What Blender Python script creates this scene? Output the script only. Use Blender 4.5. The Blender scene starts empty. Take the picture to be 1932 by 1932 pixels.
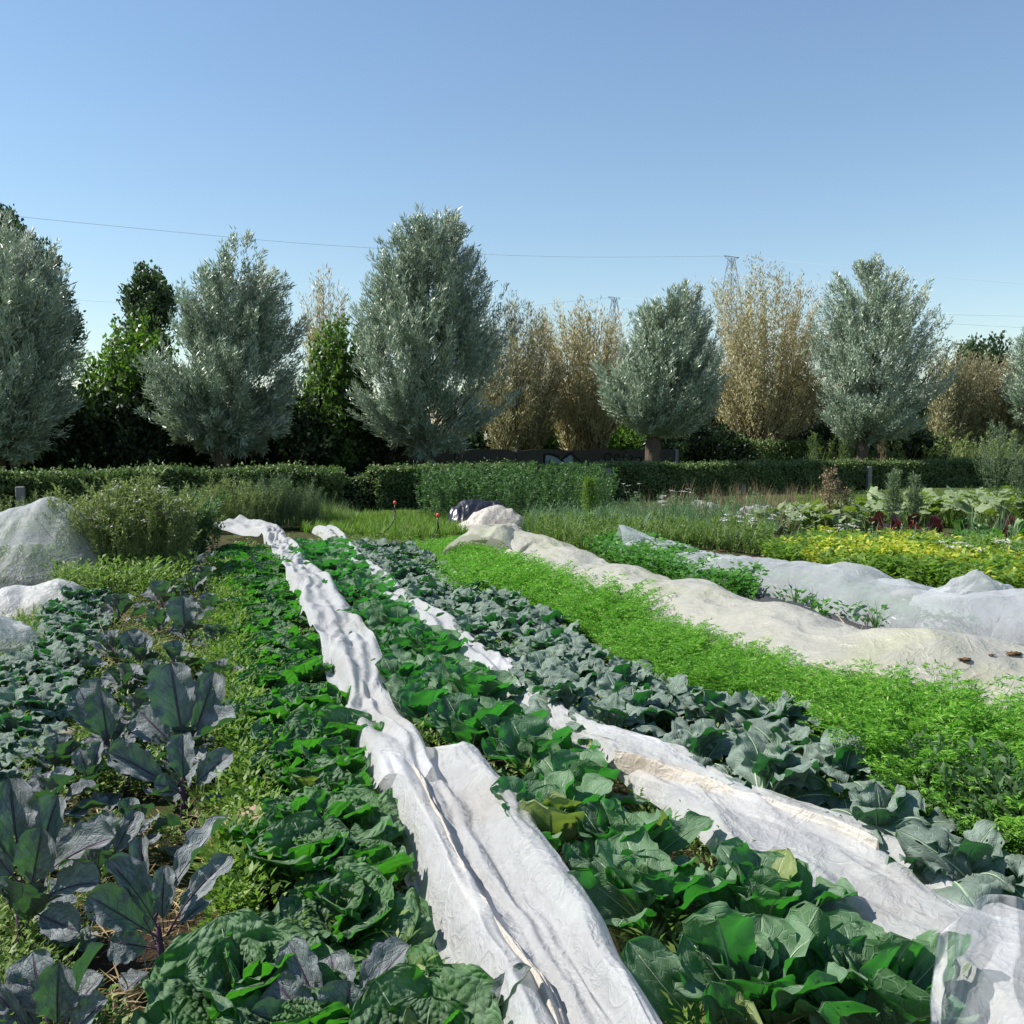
import bpy, math, random
import numpy as np
from mathutils import Vector, Matrix

# ------------------------------------------------------------------ camera, sky, sun, exposure
C = bpy.context.scene.collection
SC = bpy.context.scene
H = 1.65                        # eye height
F = 1855.0                      # focal length in units where the picture is 1932 wide
HOR = 838.0
PITCH = math.atan((966 - HOR) / F)
cam = bpy.data.cameras.new('camera')
camo = bpy.data.objects.new('camera', cam)
C.objects.link(camo)
cam.sensor_width = 36
cam.lens = 36 * F / 1932
cam.clip_start = 0.05
cam.clip_end = 3000
camo.location = (0, 0, H)
camo.rotation_euler = (math.pi / 2 - PITCH, 0, 0)
SC.camera = camo

SUN_AZ = math.radians(-88)       # measured from +Y (view direction), negative = to the left
SUN_EL = math.radians(47)
W = bpy.data.worlds.new('World')
SC.world = W
W.use_nodes = True
nt = W.node_tree
sky = nt.nodes.new('ShaderNodeTexSky')
sky.sky_type = 'NISHITA'
sky.sun_disc = False
sky.sun_elevation = SUN_EL
sky.sun_rotation = SUN_AZ
sky.air_density = 1.3
sky.dust_density = 0.0
sky.ozone_density = 3.5
bg = nt.nodes['Background']
nt.links.new(sky.outputs[0], bg.inputs[0])
bg.inputs[1].default_value = 0.09
sl = bpy.data.lights.new('sun', 'SUN')
sl.energy = 4.9
sl.angle = math.radians(0.5)
sl.color = (1.0, 0.95, 0.87)
so = bpy.data.objects.new('sun', sl)
C.objects.link(so)
SDIR = Vector((math.sin(SUN_AZ) * math.cos(SUN_EL), math.cos(SUN_AZ) * math.cos(SUN_EL), math.sin(SUN_EL)))
so.rotation_euler = SDIR.to_track_quat('Z', 'Y').to_euler()
so.location = SDIR * 50
vs = SC.view_settings
vs.view_transform = 'Standard'
vs.look = 'None'
vs.exposure = 0.74
vs.gamma = 1.0
try:
    SC.cycles.max_bounces = 8
    SC.cycles.transparent_max_bounces = 12
    SC.cycles.transmission_bounces = 4
    SC.cycles.diffuse_bounces = 3
    SC.cycles.glossy_bounces = 2
    SC.cycles.use_denoising = True
    SC.cycles.sample_clamp_indirect = 6
except Exception:
    pass

RNG = np.random.default_rng(7)
random.seed(7)
cp, sp = math.cos(PITCH), math.sin(PITCH)


def ray(x, y):
    a, b = (x - 966) / F, (966 - y) / F
    return np.array([a, cp + b * sp, -sp + b * cp])


def gnd(x, y, z=0.0):            # the place on the ground (or at height z) seen at a point of the picture
    r = ray(x, y)
    t = (z - H) / r[2]
    return np.array([r[0] * t, r[1] * t, z])


def at(x, y, d):                 # the place at distance d along +Y
    r = ray(x, y)
    t = d / r[1]
    return np.array([r[0] * t, d, H + r[2] * t])


# ------------------------------------------------------------------ noise
_tab = np.random.default_rng(99).random((256, 256))


def vnoise(x, y, seed=0):
    x = np.asarray(x, float) + seed * 17.37
    y = np.asarray(y, float) + seed * 9.71
    xi, yi = np.floor(x).astype(int), np.floor(y).astype(int)
    fx, fy = x - xi, y - yi
    fx, fy = fx * fx * (3 - 2 * fx), fy * fy * (3 - 2 * fy)
    g = lambda a, b: _tab[a & 255, b & 255]
    return (g(xi, yi) * (1 - fx) + g(xi + 1, yi) * fx) * (1 - fy) + (g(xi, yi + 1) * (1 - fx) + g(xi + 1, yi + 1) * fx) * fy - 0.5


def fbm(x, y, o=4, seed=0):
    r, a = 0, 1.0
    for k in range(o):
        r = r + a * vnoise(x * 2 ** k, y * 2 ** k, seed + k * 3)
        a *= 0.5
    return r


def ridged(x, y, o=3, seed=0):
    r, a = 0, 1.0
    for k in range(o):
        r = r + a * (1 - np.abs(vnoise(x * 2 ** k, y * 2 ** k, seed + k * 5)) * 4)
        a *= 0.5
    return r * 0.4


# ------------------------------------------------------------------ mesh building
class MB:
    def __init__(s):
        s.V, s.Q, s.T, s.U, s.n = [], [], [], [], 0

    def add(s, V, Q, t=0.5, uv=None):
        V = np.asarray(V, float).reshape(-1, 3)
        Q = np.asarray(Q, int).reshape(-1, 4)
        s.V.append(V)
        s.Q.append(Q + s.n)
        s.T.append(np.broadcast_to(np.asarray(t, float), (len(V),)).copy())
        s.U.append(np.zeros((len(V), 2)) if uv is None else np.asarray(uv, float))
        s.n += len(V)
        return s

    def arrays(s):
        return np.concatenate(s.V), np.concatenate(s.Q), np.concatenate(s.T), np.concatenate(s.U)

    def mesh(s, name, mat, smooth=True):
        V, Q, T, U = s.arrays()
        me = bpy.data.meshes.new(name)
        me.vertices.add(len(V))
        me.vertices.foreach_set('co', V.astype(np.float32).ravel())
        me.loops.add(len(Q) * 4)
        me.loops.foreach_set('vertex_index', Q.astype(np.int32).ravel())
        me.polygons.add(len(Q))
        me.polygons.foreach_set('loop_start', np.arange(0, len(Q) * 4, 4, dtype=np.int32))
        me.update(calc_edges=True)
        uvl = me.uv_layers.new(name='UVMap')
        uvl.data.foreach_set('uv', U[Q.ravel()].astype(np.float32).ravel())
        a = me.attributes.new('tint', 'FLOAT', 'POINT')
        a.data.foreach_set('value', T.astype(np.float32))
        me.polygons.foreach_set('use_smooth', np.full(len(Q), smooth))
        if mat is not None:
            me.materials.append(mat)
        me.update()
        return me

    def obj(s, name, mat, parent=None, smooth=True):
        o = bpy.data.objects.new(name, s.mesh(name, mat, smooth))
        C.objects.link(o)
        if parent is not None:
            o.parent = parent
        return o

    def box(s, c, size, rz=0.0, t=0.5, bev=0.0):
        c = np.asarray(c, float)
        hx, hy, hz = np.asarray(size, float) / 2
        if bev <= 0:
            P = np.array([[x, y, z] for z in (-hz, hz) for x, y in ((-hx, -hy), (hx, -hy), (hx, hy), (-hx, hy))])
            Q = [[0, 3, 2, 1], [4, 5, 6, 7], [0, 1, 5, 4], [1, 2, 6, 5], [2, 3, 7, 6], [3, 0, 4, 7]]
        else:                    # rings with shrunk ends = bevelled along z, plus chamfered corners
            def ring(ex, ey, z):
                b = bev
                return [[-ex, -ey + b, z], [-ex + b, -ey, z], [ex - b, -ey, z], [ex, -ey + b, z],
                        [ex, ey - b, z], [ex - b, ey, z], [-ex + b, ey, z], [-ex, ey - b, z]]
            P = np.array(ring(hx - bev, hy - bev, -hz) + ring(hx, hy, -hz + bev) + ring(hx, hy, hz - bev) + ring(hx - bev, hy - bev, hz))
            Q = []
            for k in range(3):
                for i in range(8):
                    j = (i + 1) % 8
                    Q.append([k * 8 + i, k * 8 + j, k * 8 + 8 + j, k * 8 + 8 + i])
            for o, fl in ((0, 1), (24, 0)):
                for a in ([0, 1, 2, 3], [0, 3, 4, 7], [7, 4, 5, 6]):
                    a = [o + i for i in a]
                    Q.append(a[::-1] if fl else a)
        cz, sz = math.cos(rz), math.sin(rz)
        R = np.array([[cz, -sz, 0], [sz, cz, 0], [0, 0, 1]])
        return s.add(P @ R.T + c, Q, t)

    def tube(s, pts, rad, sides=6, t=0.5, caps=True):
        pts = np.asarray(pts, float)
        n = len(pts)
        rad = np.broadcast_to(np.asarray(rad, float), (n,)).copy()
        if caps:
            d0, d1 = pts[0] - pts[1], pts[-1] - pts[-2]
            d0, d1 = d0 / (np.linalg.norm(d0) + 1e-9), d1 / (np.linalg.norm(d1) + 1e-9)
            pts = np.vstack([pts[0] + d0 * rad[0] * .05, pts, pts[-1] + d1 * rad[-1] * .05])
            rad = np.concatenate([[rad[0] * .02], rad, [rad[-1] * .02]])
            n += 2
        T = np.gradient(pts, axis=0)
        T /= np.linalg.norm(T, axis=1)[:, None] + 1e-9
        ref = np.array([0, 0, 1.0]) if abs(T[:, 2]).mean() < .8 else np.array([1.0, 0, 0])
        A = np.cross(T, ref)
        A /= np.linalg.norm(A, axis=1)[:, None] + 1e-9
        B = np.cross(T, A)
        th = np.linspace(0, 2 * math.pi, sides, endpoint=False)
        V = pts[:, None, :] + rad[:, None, None] * (np.cos(th)[None, :, None] * A[:, None, :] + np.sin(th)[None, :, None] * B[:, None, :])
        i, j = np.meshgrid(np.arange(n - 1), np.arange(sides), indexing='ij')
        k = (j + 1) % sides
        Q = np.stack([i * sides + j, i * sides + k, (i + 1) * sides + k, (i + 1) * sides + j], -1).reshape(-1, 4)
        uv = np.stack([np.tile(th / 6.28, n), np.repeat(np.linspace(0, 1, n), sides)], -1)
        return s.add(V.reshape(-1, 3), Q, t, uv)

    def grid(s, V, t=0.5, uv=True, wrap=False):
        nu, nv = V.shape[:2]
        i, j = np.meshgrid(np.arange(nu - 1), np.arange(nv if wrap else nv - 1), indexing='ij')
        k = (j + 1) % nv
        Q = np.stack([i * nv + j, i * nv + k, (i + 1) * nv + k, (i + 1) * nv + j], -1).reshape(-1, 4)
        a, b = np.meshgrid(np.linspace(0, 1, nu), np.linspace(0, 1, nv), indexing='ij')
        U = np.stack([b, a], -1).reshape(-1, 2)
        return s.add(V.reshape(-1, 3), Q, t, U)

    def blob(s, c, r, seed=0, amp=.25, t=.5, nu=14, nv=18, freq=1.5, flat=0.0):
        c = np.asarray(c, float)
        r = np.broadcast_to(np.asarray(r, float), (3,))
        th, ph = np.meshgrid(np.linspace(.02, math.pi - .02, nu), np.linspace(0, 2 * math.pi, nv, endpoint=False), indexing='ij')
        d = np.stack([np.sin(th) * np.cos(ph), np.sin(th) * np.sin(ph), np.cos(th)], -1)
        k = 1 + amp * 2 * fbm(d[..., 0] * freq + d[..., 2] * .7 * freq + 5, d[..., 1] * freq - d[..., 2] * freq + 5, 3, seed)
        if flat > 0:
            k = k * (1 - flat * (np.maximum(np.abs(d).max(-1), .58) - .58))
        return s.grid(c + d * r * k[..., None], t, wrap=True)

    def leaves(s, P, D, N, L, Wd, t, fold=.15):
        """many diamond leaves at once: base P, direction D, normal hint N"""
        D = D / (np.linalg.norm(D, axis=1)[:, None] + 1e-9)
        S = np.cross(D, N)
        S /= np.linalg.norm(S, axis=1)[:, None] + 1e-9
        Nn = np.cross(S, D)
        L, Wd = np.broadcast_to(L, (len(P),))[:, None], np.broadcast_to(Wd, (len(P),))[:, None]
        mid = P + D * L * .45
        V = np.stack([P, mid + S * Wd * .5 + Nn * Wd * fold, P + D * L - Nn * L * .08, mid - S * Wd * .5 + Nn * Wd * fold], 1)
        Q = np.arange(len(P) * 4).reshape(-1, 4)
        return s.add(V.reshape(-1, 3), Q, np.repeat(np.broadcast_to(t, (len(P),)), 4))

    def merge(s, o):
        V, Q, T, U = o.arrays()
        return s.add(V, Q, T, U)


def rdir(n, rng=RNG, zs=1.0):
    d = rng.normal(size=(n, 3))
    d[:, 2] *= zs
    return d / (np.linalg.norm(d, axis=1)[:, None] + 1e-9)


def rotz(a):
    c, s_ = np.cos(a), np.sin(a)
    z, o = np.zeros_like(c), np.ones_like(c)
    return np.stack([np.stack([c, -s_, z], -1), np.stack([s_, c, z], -1), np.stack([z, z, o], -1)], -2)


def scatter(tpls, P, sc, rng=RNG, tilt=.15, tvar=.35, avoid=False):
    """copies of small plant templates merged into one mesh"""
    out = MB()
    arr = [t.arrays() for t in tpls]
    sc = np.broadcast_to(sc, (len(P),))
    if avoid:
        k = ~in_net(P[:, 0], P[:, 1])
        P, sc = P[k], sc[k]
    pick = rng.integers(0, len(tpls), len(P))
    for k, (V, Q, T, U) in enumerate(arr):
        m = np.where(pick == k)[0]
        if not len(m):
            continue
        R = rotz(rng.random(len(m)) * 6.283)
        v = np.einsum('nij,vj->nvi', R, V) * sc[m][:, None, None]
        tl = rng.normal(size=(len(m), 2)) * tilt
        v[..., 0] += v[..., 2] * tl[:, 0:1]
        v[..., 1] += v[..., 2] * tl[:, 1:2]
        v += P[m][:, None, :]
        q = Q[None] + (np.arange(len(m)) * len(V))[:, None, None]
        tt = np.clip(T[None] + (rng.random(len(m)) - .5)[:, None] * tvar * 2, 0, 1)
        out.add(v.reshape(-1, 3), q.reshape(-1, 4), tt.ravel())
    return out


def inpoly(x, y, poly):
    poly = np.asarray(poly, float)
    c = np.zeros(len(x), bool)
    j = len(poly) - 1
    for i in range(len(poly)):
        xi, yi, xj, yj = *poly[i], *poly[j]
        c ^= ((yi > y) != (yj > y)) & (x < (xj - xi) * (y - yi) / (yj - yi + 1e-12) + xi)
        j = i
    return c


def sow(pxpoly, n, p=1.2, z=0.0, rng=RNG, zt=None):
    """n random ground points inside an area, thinner far away (p)"""
    W_ = np.array([gnd(x, y, z if zt is None else zt)[:2] for x, y in pxpoly])
    lo, hi = W_.min(0), W_.max(0)
    out = []
    got = 0
    dmin = max(2.0, lo[1])
    for _ in range(400):
        q = lo + rng.random((40000, 2)) * (hi - lo)
        k = inpoly(q[:, 0], q[:, 1], W_) & (rng.random(40000) < np.minimum(1, (dmin / np.maximum(q[:, 1], .5)) ** p))
        out.append(q[k])
        got += k.sum()
        if got >= n:
            break
    q = np.concatenate(out)[:n]
    return np.column_stack([q, np.full(len(q), z)])


def empty(name, loc, label=None, cat=None, group=None, rz=0.0):
    o = bpy.data.objects.new(name, None)
    C.objects.link(o)
    o.location = [float(v) for v in loc]
    o.rotation_euler = (0, 0, rz)
    o.empty_display_size = .1
    tag(o, label, cat, group)
    return o


def tag(o, label=None, cat=None, group=None, kind=None):
    for k, v in (('label', label), ('category', cat), ('group', group), ('kind', kind)):
        if v:
            o[k] = v
    return o


# ------------------------------------------------------------------ materials
class NT:
    def __init__(s, name):
        s.m = bpy.data.materials.new(name)
        s.m.use_nodes = True
        s.t = s.m.node_tree
        s.t.nodes.clear()
        s.out = s.t.nodes.new('ShaderNodeOutputMaterial')

    def n(s, typ, **kw):
        nd = s.t.nodes.new('ShaderNode' + typ)
        for k, v in kw.items():
            if k in nd.inputs:
                s.set(nd.inputs[k], v)
            else:
                setattr(nd, k, v)
        return nd

    def set(s, sock, v):
        if isinstance(v, bpy.types.NodeSocket):
            s.t.links.new(v, sock)
        elif isinstance(v, (tuple, list)) and sock.type == 'RGBA':
            sock.default_value = (*v[:3], 1)
        else:
            sock.default_value = v

    def math(s, op, a, b=0.0, c=0.0, clamp=False):
        nd = s.t.nodes.new('ShaderNodeMath')
        nd.operation = op
        nd.use_clamp = clamp
        for i, v in enumerate((a, b, c)):
            s.set(nd.inputs[i], v)
        return nd.outputs[0]

    def mix(s, f, a, b, mode='MIX'):
        nd = s.t.nodes.new('ShaderNodeMix')
        nd.data_type = 'RGBA'
        nd.blend_type = mode
        s.set(nd.inputs[0], f)
        s.set(nd.inputs[6], a)
        s.set(nd.inputs[7], b)
        return nd.outputs[2]

    def step(s, x, a, b):
        nd = s.t.nodes.new('ShaderNodeMapRange')
        nd.interpolation_type = 'SMOOTHSTEP'
        s.set(nd.inputs[0], x)
        s.set(nd.inputs[1], a)
        s.set(nd.inputs[2], b)
        nd.inputs[3].default_value = 0
        nd.inputs[4].default_value = 1
        return nd.outputs[0]

    def noise(s, scale, detail=4, vec=None, rough=.55, dist=0.0):
        nd = s.n('TexNoise')
        nd.inputs['Scale'].default_value = scale
        nd.inputs['Detail'].default_value = detail
        nd.inputs['Roughness'].default_value = rough
        nd.inputs['Distortion'].default_value = dist
        if vec is not None:
            s.t.links.new(vec, nd.inputs['Vector'])
        return nd.outputs[0]

    def shade(s, a, b, f):
        nd = s.t.nodes.new('ShaderNodeMixShader')
        s.set(nd.inputs[0], f)
        s.t.links.new(a, nd.inputs[1])
        s.t.links.new(b, nd.inputs[2])
        return nd.outputs[0]

    def finish(s, sh):
        s.t.links.new(sh, s.out.inputs[0])
        return s.m

    def pbsdf(s, col, rough=.6, spec=.3, bump=None, bstr=.3, bdist=.01, metal=0.0):
        p = s.n('BsdfPrincipled')
        s.set(p.inputs['Base Color'], col)
        s.set(p.inputs['Roughness'], rough)
        s.set(p.inputs['Specular IOR Level'], spec)
        s.set(p.inputs['Metallic'], metal)
        if bump is not None:
            b = s.n('Bump')
            b.inputs['Strength'].default_value = bstr
            b.inputs['Distance'].default_value = bdist
            s.t.links.new(bump, b.inputs['Height'])
            s.t.links.new(b.outputs[0], p.inputs['Normal'])
        return p.outputs[0]

    def tint(s):
        a = s.n('Attribute', attribute_name='tint')
        oi = s.n('ObjectInfo')
        return a.outputs['Fac'], oi.outputs['Random']


def plain(name, col, rough=.7, spec=.3, var=.3, scale=8, bstr=.3, metal=0.0, bdist=.01):
    T = NT(name)
    tc = T.n('TexCoord').outputs['Object']
    nz = T.noise(scale, 6, tc)
    c = T.mix(nz, tuple(v * (1 - var) for v in col), tuple(min(1, v * (1 + var)) for v in col))
    return T.finish(T.pbsdf(c, rough, spec, T.noise(scale * 3, 5, tc), bstr, bdist, metal))


def foliage(name, a, b, under=None, trans=None, tf=.35, rough=.5, spec=.35):
    """small leaves: colour runs a..b by leaf, the underside may differ, light passes through"""
    T = NT(name)
    t, r = T.tint()
    f = T.math('FRACT', T.math('ADD', t, T.math('MULTIPLY', r, .15)))
    col = T.mix(f, a, b)
    if under is not None:
        g = T.n('NewGeometry')
        col = T.mix(g.outputs['Backfacing'], col, under)
    if trans is None:
        trans = tuple(min(1, v * 1.6) for v in b)
    tr = T.n('BsdfTranslucent')
    T.set(tr.inputs[0], T.mix(f, tuple(v * .8 for v in trans), trans))
    return T.finish(T.shade(T.pbsdf(col, rough, spec), tr.outputs[0], tf))


def brassica(name, top, wax, under, vein, trans, tf=.32, veins=9.0, crinkle=0.0, waxamt=.6, rough=.5, edge=None):
    T = NT(name)
    uv = T.n('UVMap').outputs[0]
    sep = T.n('SeparateXYZ', Vector=uv)
    ux, uy = sep.outputs[0], sep.outputs[1]
    t, r = T.tint()
    rnd = T.math('FRACT', T.math('ADD', t, r))
    comb = T.n('CombineXYZ')
    T.set(comb.inputs[0], ux)
    T.set(comb.inputs[1], uy)
    T.set(comb.inputs[2], T.math('MULTIPLY', rnd, 13.0))
    vec = comb.outputs[0]
    ax = T.math('ABSOLUTE', T.math('MULTIPLY', T.math('SUBTRACT', ux, .5), 2.0))
    nz = T.noise(3.0, 3, vec)
    big = T.noise(4.5, 5, vec, .6)
    rib = T.math('SUBTRACT', 1.0, T.step(ax, .02, .075))
    tt = T.math('ADD', T.math('SUBTRACT', T.math('MULTIPLY', uy, veins), T.math('MULTIPLY', ax, 2.6)), T.math('MULTIPLY', nz, 1.6))
    fr = T.math('ABSOLUTE', T.math('SUBTRACT', T.math('FRACT', tt), .5))
    sv = T.math('MULTIPLY', T.math('SUBTRACT', 1.0, T.step(fr, .015, .06)), T.math('SUBTRACT', 1.0, T.step(ax, .55, 1.0)))
    vo = T.n('TexVoronoi', feature='DISTANCE_TO_EDGE')
    vo.inputs['Scale'].default_value = 13 if crinkle else 9
    T.t.links.new(vec, vo.inputs['Vector'])
    ve = T.math('SUBTRACT', 1.0, T.step(vo.outputs['Distance'], .0, .1))
    vm = T.math('MAXIMUM', rib, T.math('MAXIMUM', T.math('MULTIPLY', sv, .8), T.math('MULTIPLY', ve, .28)))
    base = T.mix(rnd, tuple(v * .72 for v in top), tuple(v * 1.25 for v in top))
    base = T.mix(T.math('MULTIPLY', T.step(big, .35, .7), waxamt), base, wax)
    if edge is not None:
        base = T.mix(T.math('MULTIPLY', T.step(ax, .8, 1.05), .7), base, edge)
    col = T.mix(T.math('MULTIPLY', vm, .75 if not crinkle else .5), base, vein)
    g = T.n('NewGeometry')
    ucol = T.mix(T.math('MULTIPLY', vm, .8), under, tuple(min(1, v * 1.15) for v in vein))
    col = T.mix(g.outputs['Backfacing'], col, ucol)
    hgt = T.math('ADD', T.math('MULTIPLY', T.math('SUBTRACT', 1.0, vm), .5), T.math('MULTIPLY', T.noise(9, 4, vec), .5))
    if crinkle:
        v2 = T.n('TexVoronoi', feature='SMOOTH_F1')
        v2.inputs['Scale'].default_value = 15
        v2.inputs['Smoothness'].default_value = .4
        T.t.links.new(vec, v2.inputs['Vector'])
        hgt = T.math('ADD', T.math('MULTIPLY', hgt, .35), T.math('MULTIPLY', T.math('SUBTRACT', 1.0, v2.outputs['Distance']), crinkle))
    tr = T.n('BsdfTranslucent')
    T.set(tr.inputs[0], T.mix(T.math('MULTIPLY', vm, .6), trans, tuple(v * .35 for v in trans)))
    sh = T.pbsdf(col, rough, .22, hgt, .75, .012 if not crinkle else .018)
    sh = T.shade(sh, tr.outputs[0], tf)
    v3 = T.n('TexVoronoi')                      # slug and beetle holes
    v3.inputs['Scale'].default_value = 6.5
    T.t.links.new(vec, v3.inputs['Vector'])
    sc_ = T.n('SeparateColor')
    T.t.links.new(v3.outputs['Color'], sc_.inputs[0])
    size_ = T.math('MULTIPLY', T.math('MAXIMUM', T.math('SUBTRACT', sc_.outputs[0], .86), 0.0), 1.9)
    hole = T.math('LESS_THAN', T.math('ADD', v3.outputs['Distance'], T.math('MULTIPLY', T.math('SUBTRACT', nz, .5), .15)), size_)
    tp = T.n('BsdfTransparent')
    return T.finish(T.shade(sh, tp.outputs[0], hole))


def cloth(name, col, alpha=.85, tf=.35, graze=.5, stain=None, stainamt=.5, weave=0.0):
    T = NT(name)
    tc = T.n('TexCoord').outputs['Object']
    nz = T.noise(2.2, 6, tc, .65)
    c = T.mix(T.step(nz, .3, .75), tuple(v * .93 for v in col), col)
    if stain is not None:
        c = T.mix(T.math('MULTIPLY', T.step(T.noise(1.3, 6, tc, .7), .45, .72), stainamt), c, stain)
    fine = T.noise(38, 6, tc, .7, 1.0)
    mid = T.noise(7, 6, tc, .62, 2.0)
    cr = T.noise(4.5, 3, tc, .5, 1.2)
    cr = T.math('POWER', T.math('SUBTRACT', 1.0, T.math('ABSOLUTE', T.math('MULTIPLY', T.math('SUBTRACT', cr, .5), 5.0)), clamp=True), 4.0)
    cr2 = T.noise(12, 2, tc, .5, 1.5)
    cr2 = T.math('POWER', T.math('SUBTRACT', 1.0, T.math('ABSOLUTE', T.math('MULTIPLY', T.math('SUBTRACT', cr2, .5), 5.0)), clamp=True), 3.0)
    hg = T.math('ADD', T.math('ADD', T.math('MULTIPLY', fine, .3), mid), T.math('ADD', T.math('MULTIPLY', cr, .55), T.math('MULTIPLY', cr2, .28)))
    p = T.pbsdf(c, .38, .45, hg, .42, .025)
    tr = T.n('BsdfTranslucent')
    T.set(tr.inputs[0], c)
    sh = T.shade(p, tr.outputs[0], tf)
    lw = T.n('LayerWeight')
    lw.inputs[0].default_value = .35
    a = T.math('ADD', alpha, T.math('MULTIPLY', lw.outputs['Facing'], graze), clamp=True)
    a = T.math('MULTIPLY', a, T.math('ADD', .88, T.math('MULTIPLY', T.noise(14, 4, tc), .24)), clamp=True)
    tp = T.n('BsdfTransparent')
    return T.finish(T.shade(tp.outputs[0], sh, a))


def bark(name, a, b):
    T = NT(name)
    tc = T.n('TexCoord').outputs['Object']
    mp = T.n('Mapping', Vector=tc)
    mp.inputs['Scale'].default_value = (9, 9, 1.6)
    nz = T.noise(2.0, 7, mp.outputs[0], .65, .6)
    return T.finish(T.pbsdf(T.mix(nz, a, b), .85, .2, nz, .9, .04))


M = {}
M['purple'] = brassica('purple_cabbage_leaf', (.13, .16, .155), (.30, .335, .335), (.12, .15, .125), (.17, .10, .19), (.06, .20, .03), .22, 8, waxamt=.7, edge=(.17, .155, .21))
M['purple_stalk'] = plain('purple_stalk', (.10, .055, .10), .45, .4, .3, 20)
M['savoy'] = brassica('savoy_leaf', (.065, .14, .052), (.20, .285, .185), (.085, .18, .06), (.16, .24, .15), (.07, .36, .015), .36, 8, crinkle=1.3, waxamt=.75, rough=.6)
M['pale_stalk'] = plain('pale_green_stalk', (.33, .44, .26), .45, .4, .25, 20)
M['cauli'] = brassica('cauliflower_leaf', (.085, .165, .078), (.21, .32, .205), (.10, .18, .085), (.33, .42, .31), (.05, .34, .025), .36, 6, waxamt=.75, rough=.6)
M['broc'] = brassica('broccoli_leaf', (.125, .17, .138), (.275, .335, .285), (.13, .18, .13), (.25, .34, .27), (.03, .25, .025), .24, 7, waxamt=.75, rough=.65)
M['yellowleaf'] = brassica('yellowed_leaf', (.20, .27, .08), (.33, .38, .18), (.26, .32, .13), (.42, .47, .28), (.24, .36, .04), .35, 7)
M['floret'] = plain('broccoli_floret', (.05, .09, .05), .8, .2, .5, 60, .9)
M['willow'] = foliage('willow_leaf', (.10, .165, .095), (.38, .46, .34), (.60, .65, .57), (.18, .30, .12), .14, .38, .5)
M['willow_gold'] = foliage('golden_willow_leaf', (.26, .245, .105), (.53, .50, .30), (.60, .55, .38), (.40, .32, .10), .3, .42, .4)
M['willow_brown'] = foliage('brown_willow_leaf', (.15, .16, .065), (.37, .37, .20), (.32, .28, .18), (.26, .22, .09), .3, .45, .4)
M['hazel'] = foliage('hazel_leaf', (.03, .07, .015), (.085, .15, .03), (.09, .14, .05), (.16, .34, .03), .35, .4, .4)
M['oak'] = foliage('oak_leaf', (.025, .05, .02), (.06, .10, .04), (.07, .10, .05), (.08, .17, .04), .25, .45, .35)
M['shade'] = foliage('shade_shrub_leaf', (.012, .024, .01), (.03, .05, .02), None, (.04, .09, .02), .2, .5, .25)  # leaf colour itself lowered to near black for the shade under the trees
M['hedge'] = foliage('hedge_leaf', (.05, .095, .028), (.20, .25, .085), (.17, .22, .11), (.12, .24, .04), .28, .52, .35)
M['hedge_core'] = plain('hedge_light_block', (.016, .02, .010), .9, .1, .4, 6)  # near-black colour of the added light-blocking core
M['weed'] = foliage('weed_leaf', (.07, .14, .03), (.25, .32, .09), (.16, .22, .08), (.20, .38, .05), .35, .5, .3)
M['weed_olive'] = foliage('olive_weed_leaf', (.11, .17, .05), (.32, .39, .15), (.28, .32, .14), (.26, .36, .08), .3, .5, .3)
M['weed_grey'] = foliage('mugwort_leaf', (.075, .13, .055), (.17, .22, .12), (.2, .25, .16), (.17, .30, .09), .3, .5, .3)
M['nettle'] = foliage('nettle_leaf', (.04, .095, .035), (.115, .185, .075), (.13, .2, .09), (.11, .28, .05), .3, .5, .3)
M['grass'] = foliage('grass_blade', (.07, .16, .025), (.22, .32, .06), None, (.22, .42, .04), .4, .5, .3)
M['grass_grey'] = foliage('blue_grass_blade', (.085, .16, .075), (.24, .34, .17), None, (.14, .30, .09), .35, .5, .3)
M['dry'] = foliage('dry_stem', (.23, .16, .08), (.46, .37, .20), None, (.3, .22, .1), .2, .7, .2)
M['brown_stem'] = foliage('brown_seed_stem', (.15, .12, .065), (.32, .26, .16), None, (.2, .13, .06), .2, .7, .2)
M['carrot'] = foliage('carrot_leaf', (.065, .21, .02), (.24, .44, .06), None, (.16, .52, .03), .42, .45, .35)
M['celery'] = foliage('celery_leaf', (.055, .17, .03), (.14, .28, .07), (.13, .25, .08), (.10, .38, .03), .35, .4, .4)
M['yellow'] = foliage('yellowing_bean_leaf', (.20, .34, .03), (.58, .54, .08), (.42, .48, .10), (.50, .58, .03), .38, .45, .35)
M['squash'] = foliage('squash_leaf', (.045, .10, .025), (.24, .27, .12), (.24, .30, .16), (.26, .42, .04), .34, .5, .3)
M['chard'] = foliage('red_chard_leaf', (.03, .014, .016), (.075, .032, .034), (.07, .03, .03), (.16, .025, .02), .25, .35, .45)
M['chard_green'] = foliage('green_chard_leaf', (.03, .10, .02), (.16, .27, .06), (.12, .22, .06), (.12, .40, .03), .35, .35, .45)
M['flower'] = foliage('white_flower', (.62, .58, .55), (.85, .82, .80), None, (.7, .7, .7), .3, .7, .2)
M['bark'] = bark('willow_bark', (.035, .026, .02), (.16, .125, .095))
M['twig'] = bark('willow_twig', (.05, .04, .02), (.17, .13, .06))
M['net'] = cloth('white_insect_net', (.72, .725, .735), .52, .36, .36, (.56, .50, .42), .4)
M['net_sheer'] = cloth('sheer_insect_net', (.62, .64, .68), .26, .40, .45)
M['net_grey'] = cloth('sheer_grey_net', (.62, .645, .67), .34, .36, .40)
M['fleece'] = cloth('aged_fleece', (.56, .545, .475), .70, .34, .3, (.50, .52, .29), .7)
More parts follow.
